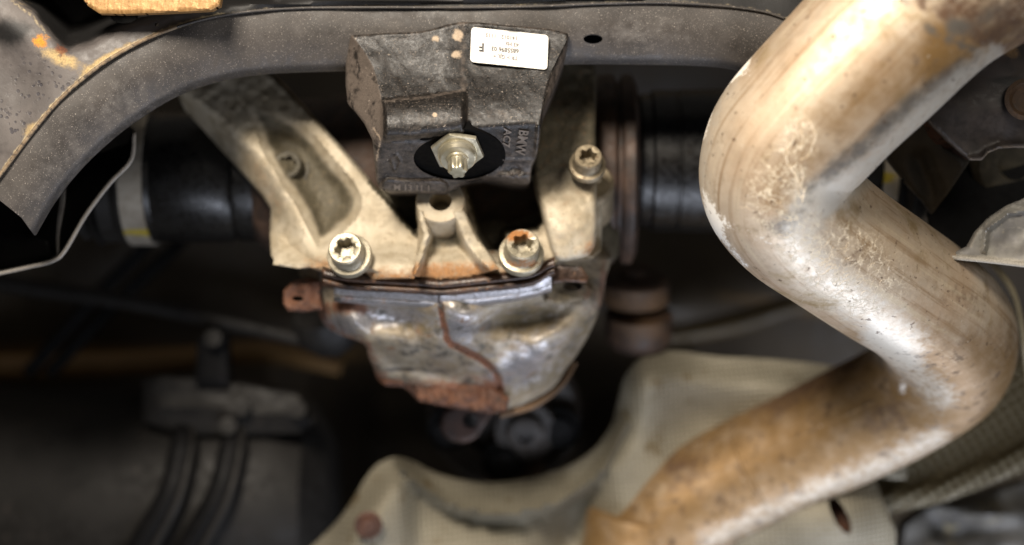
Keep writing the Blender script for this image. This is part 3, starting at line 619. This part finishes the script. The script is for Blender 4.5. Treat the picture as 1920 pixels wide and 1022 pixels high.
relief("lower_plate", plate_o, ypl, m_plate.m, cm, 4, 6, angle=60, holes=[ring_hole(232, 30, 27, 14), ring_hole(294, 46, 4, 4, 10)], masks={
    'dark': lambda u, v, y: np.clip(np.where(inside(cav, u, v), 1., 0)*sstep(dist(cav, u, v, True), 0, 22)+1.0*sstep(u, 330, 430)+.85*blob(u, v, 20, 60, 60, 32)+.75*blob(u, v, 110, 100, 22, 12), 0, 1),  # shade painted black into the cavity and pocket; strip beyond darkened too
    'dust': lambda u, v, y: .85*blob(u, v, 110, 108, 45, 16, 20)+.7*blob(u, v, 195, 115, 55, 12, -35)+.5*blob(u, v, 55, 240, 22, 16)+.35*blob(u, v, 45, 10, 40, 16, 45)+.35*ridge(up[:60], u, v, 16)*sstep(330-u, 0, 80),
    'rust': lambda u, v, y: .72*blob(u, v, 76, 76, 22, 18), 'rust2': lambda u, v, y: .62*blob(u, v, 115, 95, 26, 13, 30)+.55*ridge(up[:60], u, v, 7)*sstep(330-u, 0, 80),
    'edge': lambda u, v, y: .85*ridge(up, u, v, 9, 2)*np.where(u < 420, 1, .5)+.55*ridge([(20, 0), (60, 30), (88, 64)], u, v, 7),
    'pits': lambda u, v, y: np.clip(1.3*blob(u, v, 75, 175, 85, 60, -45)+.8*blob(u, v, 20, 240, 40, 60), 0, 1)})
tube("weld_bead", [(p[0], p[1], 19-38*float(sstep(np.array(700-p[0]), 0, 700)), 1.3) for p in up[2:40:2]], surface("rusty_weld", C('6f5c46'), C('8a7860'), 0, .7, 200, [(C('55493c'), None, 300, .5, .6, 0, .7)]).m, cm, n=3, seg=10)
tube("folded_edge", [(p[0], p[1], 19.5-38*float(sstep(np.array(700-p[0]), 0, 700)), 1.0) for p in up[38:92:2]], m_rail.m, cm, n=3, seg=10)
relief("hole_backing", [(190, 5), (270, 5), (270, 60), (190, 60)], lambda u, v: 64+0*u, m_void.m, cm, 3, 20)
br = relief("bronze_plate", [(150, -40), (153, -6), (166, 12), (186, 25), (230, 26), (300, 24), (396, 19), (412, 10), (420, -40)], lambda u, v: -30+0*u+.4*vnoise(u, v, 6, 3), m_brass.m, None, 7, 4, er=3)
tag(br, "brushed golden plate with a rounded corner cut off by the top of the picture", "plate")
# ------------------------------------------------------------------ left stamped control arm (channel seen end on)
GA = "stamped suspension arms beside the crossmember"
ca_ = thing("control_arm", "black hollow stamped arm with a thin bright lip, under the low end of the crossmember", "control arm", P(110, 400, 60), GA)
lipc = [(252, 248), (246, 300), (205, 345), (160, 405), (122, 470), (98, 490), (50, 502), (-10, 515), (-60, 525)]
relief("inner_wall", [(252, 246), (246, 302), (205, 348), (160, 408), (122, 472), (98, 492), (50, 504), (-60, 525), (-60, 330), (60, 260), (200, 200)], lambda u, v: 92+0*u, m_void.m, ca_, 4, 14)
sheet("lip", [[(p[0], p[1], 50+.10*i*0) for i, p in enumerate(lipc)], [(p[0]-1, p[1]-3, 92) for p in lipc]], m_arm.m, ca_, 6, 3, 2.8, {'edge': lambda u, v, y: .6*sstep(58-y, 0, 8)})
sheet("rib", [[(118, 320, 70), (112, 380, 66), (106, 440, 62), (108, 488, 60)], [(124, 320, 70), (122, 380, 66), (112, 440, 62), (112, 486, 60)]], m_arm.m, ca_, 5, 3, 3)
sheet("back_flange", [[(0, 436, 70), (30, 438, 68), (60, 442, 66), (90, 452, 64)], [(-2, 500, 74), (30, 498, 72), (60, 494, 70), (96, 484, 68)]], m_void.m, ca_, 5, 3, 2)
relief("side_tab", [(160, 262), (210, 232), (250, 240), (240, 268), (200, 282), (170, 290)], lambda u, v: 84+0*u, m_arm.m, ca_, 5, 8)
# ------------------------------------------------------------------ right brackets
rb = thing("stamped_bracket", "brown dusty folded steel bracket with a rust-lined slit beside the exhaust pipe", "bracket", P(1820, 200, 20))
notch = [(1820, 301), (1842, 300), (1853, 287), (1875, 278), (1905, 276), (1960, 278)]
relief("face_plate", [(1720, 200), (1790, 130), (1850, 70), (1960, -20), (1960, 278), (1905, 276), (1875, 278), (1853, 287), (1842, 300), (1822, 300), (1806, 288), (1776, 262), (1748, 234)],
    lambda u, v: 20+.10*(1800-u)*0+10*vnoise(u, v, 70, 6)+8*ridge(notch, u, v, 8)*0-5*ridge(notch, u, v, 12, 3), m_brown.m, rb, 5, 5, er=4, angle=50, masks={
    'rust': lambda u, v, y: .9*blob(u, v, 1890, 92, 24, 16, 40), 'dark': lambda u, v, y: .9*blob(u, v, 1900, 185, 34, 34)+.7*blob(u, v, 1890, 150, 40, 8),
    'edge': lambda u, v, y: .9*ridge(notch, u, v, 6, 1)+.6*ridge([(1722, 200), (1748, 234), (1806, 288), (1822, 300)], u, v, 5)})
relief("side_plate", [(1650, 276), (1724, 206), (1742, 240), (1770, 278), (1818, 303), (1800, 330), (1778, 362), (1748, 401), (1728, 374), (1700, 345), (1668, 305)],
    lambda u, v: 52+.2*(v-280)+6*ridge([(1724, 300), (1748, 360), (1748, 400)], u, v, 30)-.12*(u-1724), surface("olive_black_steel", C('322e28'), C('403b33'), .1, .45, 60, [(C('5c564a'), 'light', 100, .6, .3, .1, .5)]).m, rb, 4, 5, er=3,
    masks={'light': lambda u, v, y: .5*sstep(u, 1725, 1745)*sstep(v, 300, 320)+.8*ridge([(1748, 401), (1800, 330), (1818, 303)], u, v, 5)})
relief("rust_strip", [(1722, 204), (1750, 236), (1780, 264), (1816, 298), (1790, 296), (1762, 282), (1744, 254)], lambda u, v: 40+.3*(v-250), m_rusty.m, rb, 4, 4)
lathe("bushing_rim", P(1925, 186, 10), (-.2, -1, 0), [(14, -8), (15, 0), (12, 1), (9, -4), (1, -5)], m_rustdark.m, rb, 36, {'light': lambda u, v, y: .5+0*u})
ra = thing("control_arm", "scuffed pale grey stamped arm end below the folded bracket", "control arm", P(1850, 450, 60), GA)
relief("face", [(1752, 476), (1790, 474), (1815, 462), (1830, 435), (1855, 408), (1890, 385), (1960, 355), (1960, 500), (1900, 494), (1830, 488), (1757, 484)],
    lambda u, v: 20-6*ridge([(1845, 470), (1850, 430), (1890, 400), (1960, 390)], u, v, 8)+3*vnoise(u, v, 20, 9), m_armlight.m, ra, 4, 4.5, er=4, masks={'edge': lambda u, v, y: .8*ridge([(1757, 480), (1830, 484), (1960, 496)], u, v, 12)+.7*ridge([(1820, 462), (1835, 432), (1890, 388)], u, v, 7)+.6*ridge([(1880, 430), (1905, 425), (1925, 432)], u, v, 4)})
sheet("lip", [[(1750, 480, 14), (1830, 487, 12), (1900, 495, 12), (1970, 504, 12)], [(1752, 478, 70), (1830, 486, 70), (1900, 494, 70), (1970, 503, 70)]], m_armlight.m, ra, 6, 3, 3, {'edge': lambda u, v, y: .9+0*u})
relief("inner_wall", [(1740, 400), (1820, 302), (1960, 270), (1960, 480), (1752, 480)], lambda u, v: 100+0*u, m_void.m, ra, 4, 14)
lathe("joint_body", P(1905, 300, 95), (.15, -1, -.5), [(34, -40), (34, -2), (30, 2), (16, 3), (14, -2), (1, -2)], m_alu_dark.m, ra, 40, {'light': lambda u, v, y: .3+0*u})
cb = tube("cable", [(1850, 480, 120, 2.5), (1876, 512, 125, 2.5), (1900, 550, 130, 2.5), (1914, 605, 135, 2.5), (1922, 660, 140, 2.5), (1935, 760, 150, 2.5)], surface("beige_plastic", C('8f8468'), C('a09478'), 0, .5, 60).m)
tag(cb, "thin beige cable curving down past the outer side of the lower exhaust bend", "cable")
# ------------------------------------------------------------------ exhaust pipe
ex = thing("exhaust_pipe", "thick straw-tinted steel exhaust pipe zigzagging down in front, with white deposits", "exhaust pipe", P(1500, 400, -40))
PT = [(2080, -210, -70, 55), (1900, -95, -74, 55.5), (1790, -32, -76, 56), (1700, 38, -74, 56), (1608, 125, -68, 56), (1528, 208, -58, 55), (1472, 278, -46, 54), (1458, 345, -32, 52.5), (1496, 405, -14, 51), (1570, 462, 8, 50), (1655, 520, 36, 49.5), (1730, 572, 66, 50), (1778, 626, 104, 51), (1768, 686, 150, 51), (1700, 742, 190, 50), (1600, 794, 222, 50), (1500, 842, 245, 50), (1400, 890, 262, 50), (1320, 930, 272, 50)]
def bl(cu, cv, ru, rv=None, rot=0, s=1): return lambda u, v: s*blob(u, v, cu, cv, ru, rv, rot)
leftedge = [(1400, 100), (1345, 190), (1316, 280), (1318, 350), (1340, 425)]
pm = {
    'tan': lambda u, v, y: np.clip(.55*ridge([(1700, 120), (1560, 240), (1450, 380)], u, v, 110)+.75*sstep(v, 520, 700)+.75*sstep(u, 1700, 1760)*sstep(v, 0, 60)*sstep(250-v, 0, 100)+.3*blob(u, v, 1640, 470, 120, 60, 35), 0, 1),
    'brown': lambda u, v, y: np.clip(.75*blob(u, v, 1520, 715, 170, 40, -28)+.55*blob(u, v, 1280, 880, 70, 50)+.55*blob(u, v, 1660, 780, 60, 40)+.62*sstep((u-1716)*.53-(v-20)*.84, 2, 14)*sstep(u, 1640, 1660)*(v < 130)+.4*blob(u, v, 1610, 480, 60, 40)+.4*blob(u, v, 1820, 560, 70, 40), 0, 1),
    'grey': lambda u, v, y: .6*blob(u, v, 1850, 30, 60, 20, -35)+.8*blob(u, v, 1795, 52, 16, 16)+.75*ridge([(1800, 130), (1700, 200), (1600, 290), (1530, 350), (1480, 420)], u, v, 30, 4)+.6*blob(u, v, 1460, 430, 40, 20, 45)+.9*ridge([(1692, 0), (1720, 40), (1770, 72), (1832, 96)], u, v, 9)+.6*blob(u, v, 1792, 48, 18, 14),  # first ridge paints a dark reflection band along the tube; rest is joint and spots
    'chalk_glint': lambda u, v, y: np.clip(.7*ridge([(1860, 110), (1760, 190), (1640, 310), (1560, 370)], u, v, 46, 8)+.6*ridge([(1520, 380), (1500, 470), (1600, 560), (1700, 640)], u, v, 70, 10)+.5*ridge(leftedge, u, v, 24)+.55*ridge([(1640, 640), (1700, 690), (1770, 745)], u, v, 50, 4)+.5*ridge([(1330, 1015), (1500, 935), (1640, 880), (1760, 820)], u, v, 46, 2), 0, 1),  # highlights painted along the flanks, plus whitish crust on the outer left edge
    'crust': lambda u, v, y: np.clip(.72*ridge([(1400, 105), (1340, 180), (1316, 260)], u, v, 15)+.6*ridge([(1318, 350), (1340, 430), (1400, 500)], u, v, 16)+.62*blob(u, v, 1345, 412, 36, 18, 40)+.72*blob(u, v, 1380, 120, 34, 40, -50)+.5*blob(u, v, 1420, 445, 60, 18, 30)+.66*blob(u, v, 1575, 678, 12, 8)+.62*blob(u, v, 1692, 728, 14, 26)+.8*blob(u, v, 1512, 737, 6, 5)+spots(u, v)+.45*blob(u, v, 1560, 520, 90, 40, 35), 0, 1),
    'vein': lambda u, v, y: np.clip(1.2*blob(u, v, 1580, 500, 115, 85, 30)+.9*blob(u, v, 1450, 360, 60, 80, 10)+.8*blob(u, v, 1500, 260, 40, 60)+.35*blob(u, v, 1800, 560, 90, 70), 0, 1)}
SP = [(random.uniform(1180, 1780), random.uniform(660, 980), random.uniform(2.5, 6)) for _ in range(26)]+[(random.uniform(1320, 1850), random.uniform(0, 640), random.uniform(2, 5)) for _ in range(40)]
def spots(u, v):
    o = 0*u
    for a, b, r in SP: o = o+.7*blob(u, v, a, b, r)
    return o
def dent(t_, a): return 1+.006*math.sin(9*t_*6.28+2*a)+.004*math.sin(3*a+t_*40)
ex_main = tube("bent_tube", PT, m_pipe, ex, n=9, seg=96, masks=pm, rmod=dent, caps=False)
end = [(1335, 924, 270, 51), (1275, 958, 276, 51), (1235, 1005, 280, 50.5), (1222, 1060, 282, 50), (1222, 1200, 284, 50)]
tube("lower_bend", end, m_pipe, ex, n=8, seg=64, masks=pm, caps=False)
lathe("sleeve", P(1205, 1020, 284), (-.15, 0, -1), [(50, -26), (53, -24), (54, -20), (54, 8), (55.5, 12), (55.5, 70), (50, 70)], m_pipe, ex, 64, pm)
def ring_on(PTS, i, f, rad, rr, name, seg=64):
    cp = np.array([list(P(a, b, c))+[r*MM] for a, b, c, r in PTS]); a, b = cp[i], cp[i+1]; c = a+(b-a)*f
    ax = Vector((b-a)[:3]).normalized()
    prof = [(rad+rr*math.cos(q)*.6, rr*1.5*math.sin(q)) for q in np.linspace(-math.pi/2, math.pi/2, 9)]
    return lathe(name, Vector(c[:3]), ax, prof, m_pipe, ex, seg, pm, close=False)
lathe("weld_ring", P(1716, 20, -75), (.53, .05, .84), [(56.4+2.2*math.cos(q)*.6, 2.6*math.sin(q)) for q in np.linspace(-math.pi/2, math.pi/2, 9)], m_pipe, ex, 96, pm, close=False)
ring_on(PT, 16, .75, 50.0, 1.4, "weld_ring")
# crusty flakes proud of the surface on the upper bend
m_flake = surface("pale_hard_deposit", C('cdb898'), C('e2d6c2'), 0, .75, 200, [(C('a58a60'), None, 500, .55, .7, 0, .8)], [(1500, .5, .4)])
bpy.context.view_layer.update()
dg = bpy.context.evaluated_depsgraph_get()
from mathutils.bvhtree import BVHTree
bvh = BVHTree.FromObject(ex_main, dg)
off = Vector((0, 0, 0))
def on_pipe(u, v, lift=0):
    o = Vector((0, -1, 0)); d = (P(u, v, 0)-o).normalized(); hit = bvh.ray_cast(o-ex_main.matrix_world.translation, d)
    if hit[0] is None: return None
    return hit[0]+ex_main.matrix_world.translation+hit[1]*lift*MM
def crust_line(pts, r):
    sm = catmull(pts, 4); V = [on_pipe(a, b, r*.15) for a, b in sm]; V = [q for q in V if q]
    if len(V) < 3: return
    seg = 8; vs = []; fc = []
    for i, q in enumerate(V):
        t_ = (V[min(i+1, len(V)-1)]-V[max(i-1, 0)]).normalized(); n1 = t_.cross(Vector((0, 1, 0))).normalized(); b_ = t_.cross(n1)
        rr = r*MM*(.55+.45*math.sin(math.pi*min(1, max(0, i/(len(V)-1)))))*(.7+.6*random.random())
        for j in range(seg):
            a = 2*math.pi*j/seg; vs.append(q+(n1*math.cos(a)+b_*.5*math.sin(a))*rr)
    for i in range(len(V)-1):
        for j in range(seg): fc.append((i*seg+j, i*seg+(j+1) % seg, (i+1)*seg+(j+1) % seg, (i+1)*seg+j))
    return vs, fc
allv, allf = [], []
def addl(pts, r):
    q = crust_line(pts, r)
    if q: b_ = len(allv); allv.extend(q[0]); allf.extend([tuple(i+b_ for i in f) for f in q[1]])
addl([(1503, 224), (1492, 240), (1488, 262), (1477, 282), (1476, 303), (1484, 316), (1496, 306)], .5)
addl([(1499, 300), (1516, 292), (1524, 270), (1530, 256), (1523, 238), (1517, 226), (1506, 222)], .45)
addl([(1500, 240), (1506, 262), (1498, 284)], .35)
addl([(1484, 316), (1492, 330), (1500, 345), (1508, 365), (1504, 380)], .7)
addl([(1500, 308), (1506, 330), (1502, 350)], .5); addl([(1492, 330), (1502, 372), (1512, 350)], .5)
for i in range(70):                                # curling threads of deposit
    cu, cv = random.gauss(1570, 45), random.gauss(505, 38)
    if i > 52: cu, cv = random.gauss(1445, 28), random.gauss(370, 32)
    a = random.uniform(0, 6.28); p = [(cu, cv)]
    for j in range(random.randint(3, 6)):
        a += random.uniform(-1.1, 1.1); p.append((p[-1][0]+6*math.cos(a), p[-1][1]+6*math.sin(a)))
    addl(p, random.uniform(.09, .18))
sl = crust_line([(1255, 925), (1330, 893), (1400, 862), (1480, 826), (1560, 790), (1640, 752)], .8)
if sl:
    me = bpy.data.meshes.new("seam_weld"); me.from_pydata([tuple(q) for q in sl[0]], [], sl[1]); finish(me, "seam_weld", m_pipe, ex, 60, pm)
me = bpy.data.meshes.new("deposit"); me.from_pydata([tuple(q) for q in allv], [], allf)
dep = finish(me, "deposit_threads", m_flake.m, ex, 60); dep['kind'] = 'stuff'
# ------------------------------------------------------------------ vibration damper (weight block)
vd = thing("vibration_damper", "black cast iron weight block with white sticker and central nut under the crossmember", "weight block", P(860, 190, 0))
body_o = [(659, 66), (717, 62), (780, 60), (808, 55), (838, 46), (866, 41), (900, 42), (937, 46), (985, 50), (1030, 54), (1064, 62), (1066, 72), (1060, 110), (1050, 140), (1036, 175), (1022, 205), (1014, 235), (1013, 258), (1008, 285), (998, 310), (994, 340), (986, 346), (960, 345), (935, 340), (905, 335), (880, 339), (866, 345), (848, 358), (835, 363), (780, 361), (730, 360), (712, 355), (706, 340), (702, 300), (698, 262), (692, 250), (683, 232), (668, 212), (652, 195), (648, 160), (648, 122), (652, 90)]
eL = catmull([(659, 66), (684, 98), (702, 133), (711, 168), (717, 200), (718, 243), (713, 275), (708, 300)], 4)
eR = catmull([(1066, 70), (1044, 112), (1028, 150), (1020, 185), (1014, 220), (1012, 245)], 4)
boss_o = catmull([(722, 192), (760, 186), (800, 182), (840, 172), (872, 168), (875, 200), (874, 228), (852, 246), (815, 254), (776, 256), (742, 254), (724, 248)], 3, True)
def ybody(u, v):
    # rear face: shallow hollow; below the fold (v ~ 250) the underside runs away from the camera
    fold = np.interp(u, [700, 860, 1015], [262, 243, 232])
    y = 14-22*sstep(v, 60, 250)+4*sstep(v, 120, 60)
    y = y+9*blob(u, v, 850, 130, 150, 60)+8*ridge([(866, 40), (868, 120)], u, v, 60)*0-7*blob(u, v, 835, 110, 45, 60)
    y = y+np.logaddexp(0, (v-fold)/3)*3*.52
    ib = inside(boss_o, u, v); db = dist(boss_o, u, v, True)
    y = y-10*np.sqrt(np.clip(1-((v-218-(u-800)*-.10)/40)**2, 0, 1))**.8*sstep(878-u, 0, 14)*sstep(u, 712, 726)
    y = y+2*ridge([(722, 258), (780, 262), (850, 252), (878, 232)], u, v, 8)
    iL = np.interp(v, eL[:, 1], eL[:, 0]); iR = np.interp(v, eR[:, 1], eR[:, 0])
    y = y+np.where(v < 345, np.maximum(iL-u, 0)*.42, 0)+np.maximum(u-iR, 0)*np.where(v < 245, .6, .1)
    # raised bar on the far edge and a swelling next to it
    bar = [(728, 349), (826, 352)]; y = y-5*ridge(bar, u, v, 17, 10)
    y = y-8*blob(u, v, 960, 332, 40, 10)
    y = y-2*ridge([(1010, 235), (1004, 300)], u, v, 6)-1.6*ridge([(930, 300), (1000, 300)], u, v, 3)
    y = y-1.6*ridge([(733, 300), (744, 290), (751, 304), (741, 322), (733, 300)], u, v, 4)+1.4*ridge([(966, 312), (980, 322), (966, 334), (955, 322), (966, 312)], u, v, 4)
    return y+.7*vnoise(u, v, 16, 21)+.3*vnoise(u, v, 6, 22)
hole = ring_hole(859, 296, 84, 42, 40)
left_face = lambda u, v: np.interp(v, eL[:, 1], eL[:, 0])-u
relief("body", body_o, ybody, m_iron.m, vd, 75, 2.6, er=5, holes=[hole], angle=50, masks={
    'worn': lambda u, v, y: np.clip(.85*sstep(left_face(u, v), -3, 2)*sstep(345-v, 0, 20)+.6*sstep(u-np.interp(v, eR[:, 1], eR[:, 0]), 0, 5)+.5*sstep(v, 235, 270)+.55*ridge([(722, 190), (800, 182), (872, 168)], u, v, 6)+.45*ridge([(865, 45), (868, 160)], u, v, 16)+.35*blob(u, v, 800, 225, 70, 25)+.4*ridge(body_o[:12], u, v, 10)+.35*blob(u, v, 940, 215, 60, 14), 0, 1),
    'dust': lambda u, v, y: .9*blob(u, v, 858, 66, 12, 14)+.75*blob(u, v, 818, 72, 10, 8)+.8*blob(u, v, 856, 102, 13, 9)+.95*blob(u, v, 815, 215, 6, 5)+.55*ridge([(1000, 120), (1000, 121)], u, v, 3)+.5*ridge([(700, 240), (714, 262), (706, 300)], u, v, 7)+.4*blob(u, v, 1000, 335, 20, 12)})
# rubber sleeve inside the oval opening
axb = Vector((0.03, -.50, -.86)).normalized()
hc = P(859, 296, 18)
lathe("rubber_sleeve", hc, axb, [(34, -1), (33, -30), (22, -34), (13, -14), (1, -14)], m_black.m, vd, 64)
axb = Vector((0.03, -.64, -.77)).normalized()
nc = P(858, 291, 1)
lathe("hex_flange", nc-axb*2*MM, axb, [(1, -3.4), (18.6, -3.4, 'hex'), (19.2, -2.8, 'hex'), (19.2, -1.2, 'hex'), (18.6, 0, 'hex'), (14, .2), (1, .2)], m_nut.m, vd, 60, spin=18)
lathe("washer", nc, axb, [(1, -2.2), (13.8, -2.2), (13.8, .6), (13, 1.4), (12.6, 4.2), (11.8, 4.8), (8, 4.8), (7.6, 6.6), (1, 6.6)], m_nut.m, vd, 60)
lathe("splined_stud", nc, axb, [(1, 0), (6.6, 0), (6.6, 6, 'star', .02), (6.2, 8, 'star', .14), (6.2, 15.4, 'star', .14), (5.4, 16.8, 'star', .12), (1, 17)], m_nut.m, vd, 60, spin=8)
# cast lettering and sticker
def text_mesh(txt, size=1.0, mirror=False):
    cu = bpy.data.curves.new("t", 'FONT'); cu.body = txt; cu.size = size; cu.align_x = 'LEFT'; cu.resolution_u = 3; cu.offset = .03*size
    o = bpy.data.objects.new("t", cu); link(o); bpy.context.view_layer.update()
    me = bpy.data.meshes.new_from_object(o.evaluated_get(bpy.context.evaluated_depsgraph_get()))
    bpy.data.objects.remove(o); bpy.data.curves.remove(cu)
    V = np.array([v.co[:2] for v in me.vertices]); F = [tuple(p.vertices) for p in me.polygons]; bpy.data.meshes.remove(me); return V, F
def laid_text(name, txt, origin, ex_, ey_, size, yf, mat, parent, thick=.25, lift=.3, bold=0):
    """text laid on a surface: origin, reading direction and up direction are in the (u, v) plane of the surface"""
    V, F = text_mesh(txt, size); ex_, ey_ = np.array(ex_, float), np.array(ey_, float)
    uvp = np.array(origin)+V[:, :1]*ex_+V[:, 1:2]*ey_
    y = yf(uvp[:, 0], uvp[:, 1])-lift; a = Pn(uvp[:, 0], uvp[:, 1], y); b_ = Pn(uvp[:, 0], uvp[:, 1], y+thick); n_ = len(a)
    cnt = set()
    for f in F:
        for i in range(len(f)): cnt.add((f[i], f[(i+1) % len(f)]))
    bd = [e for e in cnt if (e[1], e[0]) not in cnt]
    fc = list(F)+[(e[1], e[0], e[0]+n_, e[1]+n_) for e in bd]
    me = bpy.data.meshes.new(name); me.from_pydata(np.vstack([a, b_]).tolist(), [], fc)
    return finish(me, name, mat, parent, 30, smooth=False)
st_c = np.array([(884, 50.5), (1028.5, 66), (1026, 131), (881.5, 116)])
def yst(u, v): return -1.2+(-6.0)*(v-90)/80.0-.004*(u-955)+0*u
# keep sticker just clear of the casting: sample the casting there
ss = np.array([(a, b) for a in range(886, 1024, 3) for b in range(56, 128, 3)], float); ss = ss[inside(st_c, ss[:, 0], ss[:, 1])]
A = np.c_[np.ones(len(ss)), ss[:, 0]-955, ss[:, 1]-90]; co_, *_ = np.linalg.lstsq(A, ybody(ss[:, 0], ss[:, 1]), rcond=None)
mxd = (A@co_-ybody(ss[:, 0], ss[:, 1])).max()
def yst(u, v): return co_[0]+co_[1]*(u-955)+co_[2]*(v-90)-mxd-.9
def rounded(c, r, n=6):
    out = []; m = len(c)
    for i in range(m):
        p, a, b = np.array(c[i]), np.array(c[i-1]), np.array(c[(i+1) % m])
        da, db = (a-p)/np.linalg.norm(a-p), (b-p)/np.linalg.norm(b-p); p0, p1 = p+da*r, p+db*r
        for j in range(n+1): t_ = j/n; out.append(tuple((1-t_)**2*p0+2*t_*(1-t_)*p+t_*t_*p1))
    return out
sk = relief("sticker", rounded(st_c, 8), yst, m_label.m, vd, .3, 6, angle=60)
rx = np.array([-144.5, -15.5]); rx = rx/np.linalg.norm(rx); ru = np.array([-.035, 1.0])   # text is upside down
def stxt(txt, x, y, size, sq=1.0, mat=None): laid_text("print", txt, (x, y), rx*sq, ru, size, yst, (mat or m_inkgrey.m), sk, .12, .22)
stxt("141012   1115", 971, 68.5, 10.5, 1.0); stxt("43 Hz", 973, 81, 10.5, .98); stxt("6855896 03", 973, 92.5, 11.5, .95, m_ink.m); stxt("TR > GJL <", 971, 106, 10.5, .95)
stxt("F", 908, 81.5, 22, .95, m_ink.m)
stxt("F", 908.7, 81.9, 22, .95, m_ink.m)
ybf = lambda u, v: ybody(u, v)
laid_text("cast_letters", "BMW", (974, 243), (-.12, .78), (1.0, .12), 25, ybf, m_iron_side.m, vd, 2.2, 1.7)
laid_text("cast_letters", "AC7", (946, 241), (-.10, .95), (1.0, .12), 19, ybf, m_iron_side.m, vd, 2.2, 1.7)
laid_text("cast_letters", "M 13 11 1", (738, 356), (1, .04), (0, -.9), 17, lambda u, v: ybody(u, v), m_iron_side.m, vd, 1.6, .9)
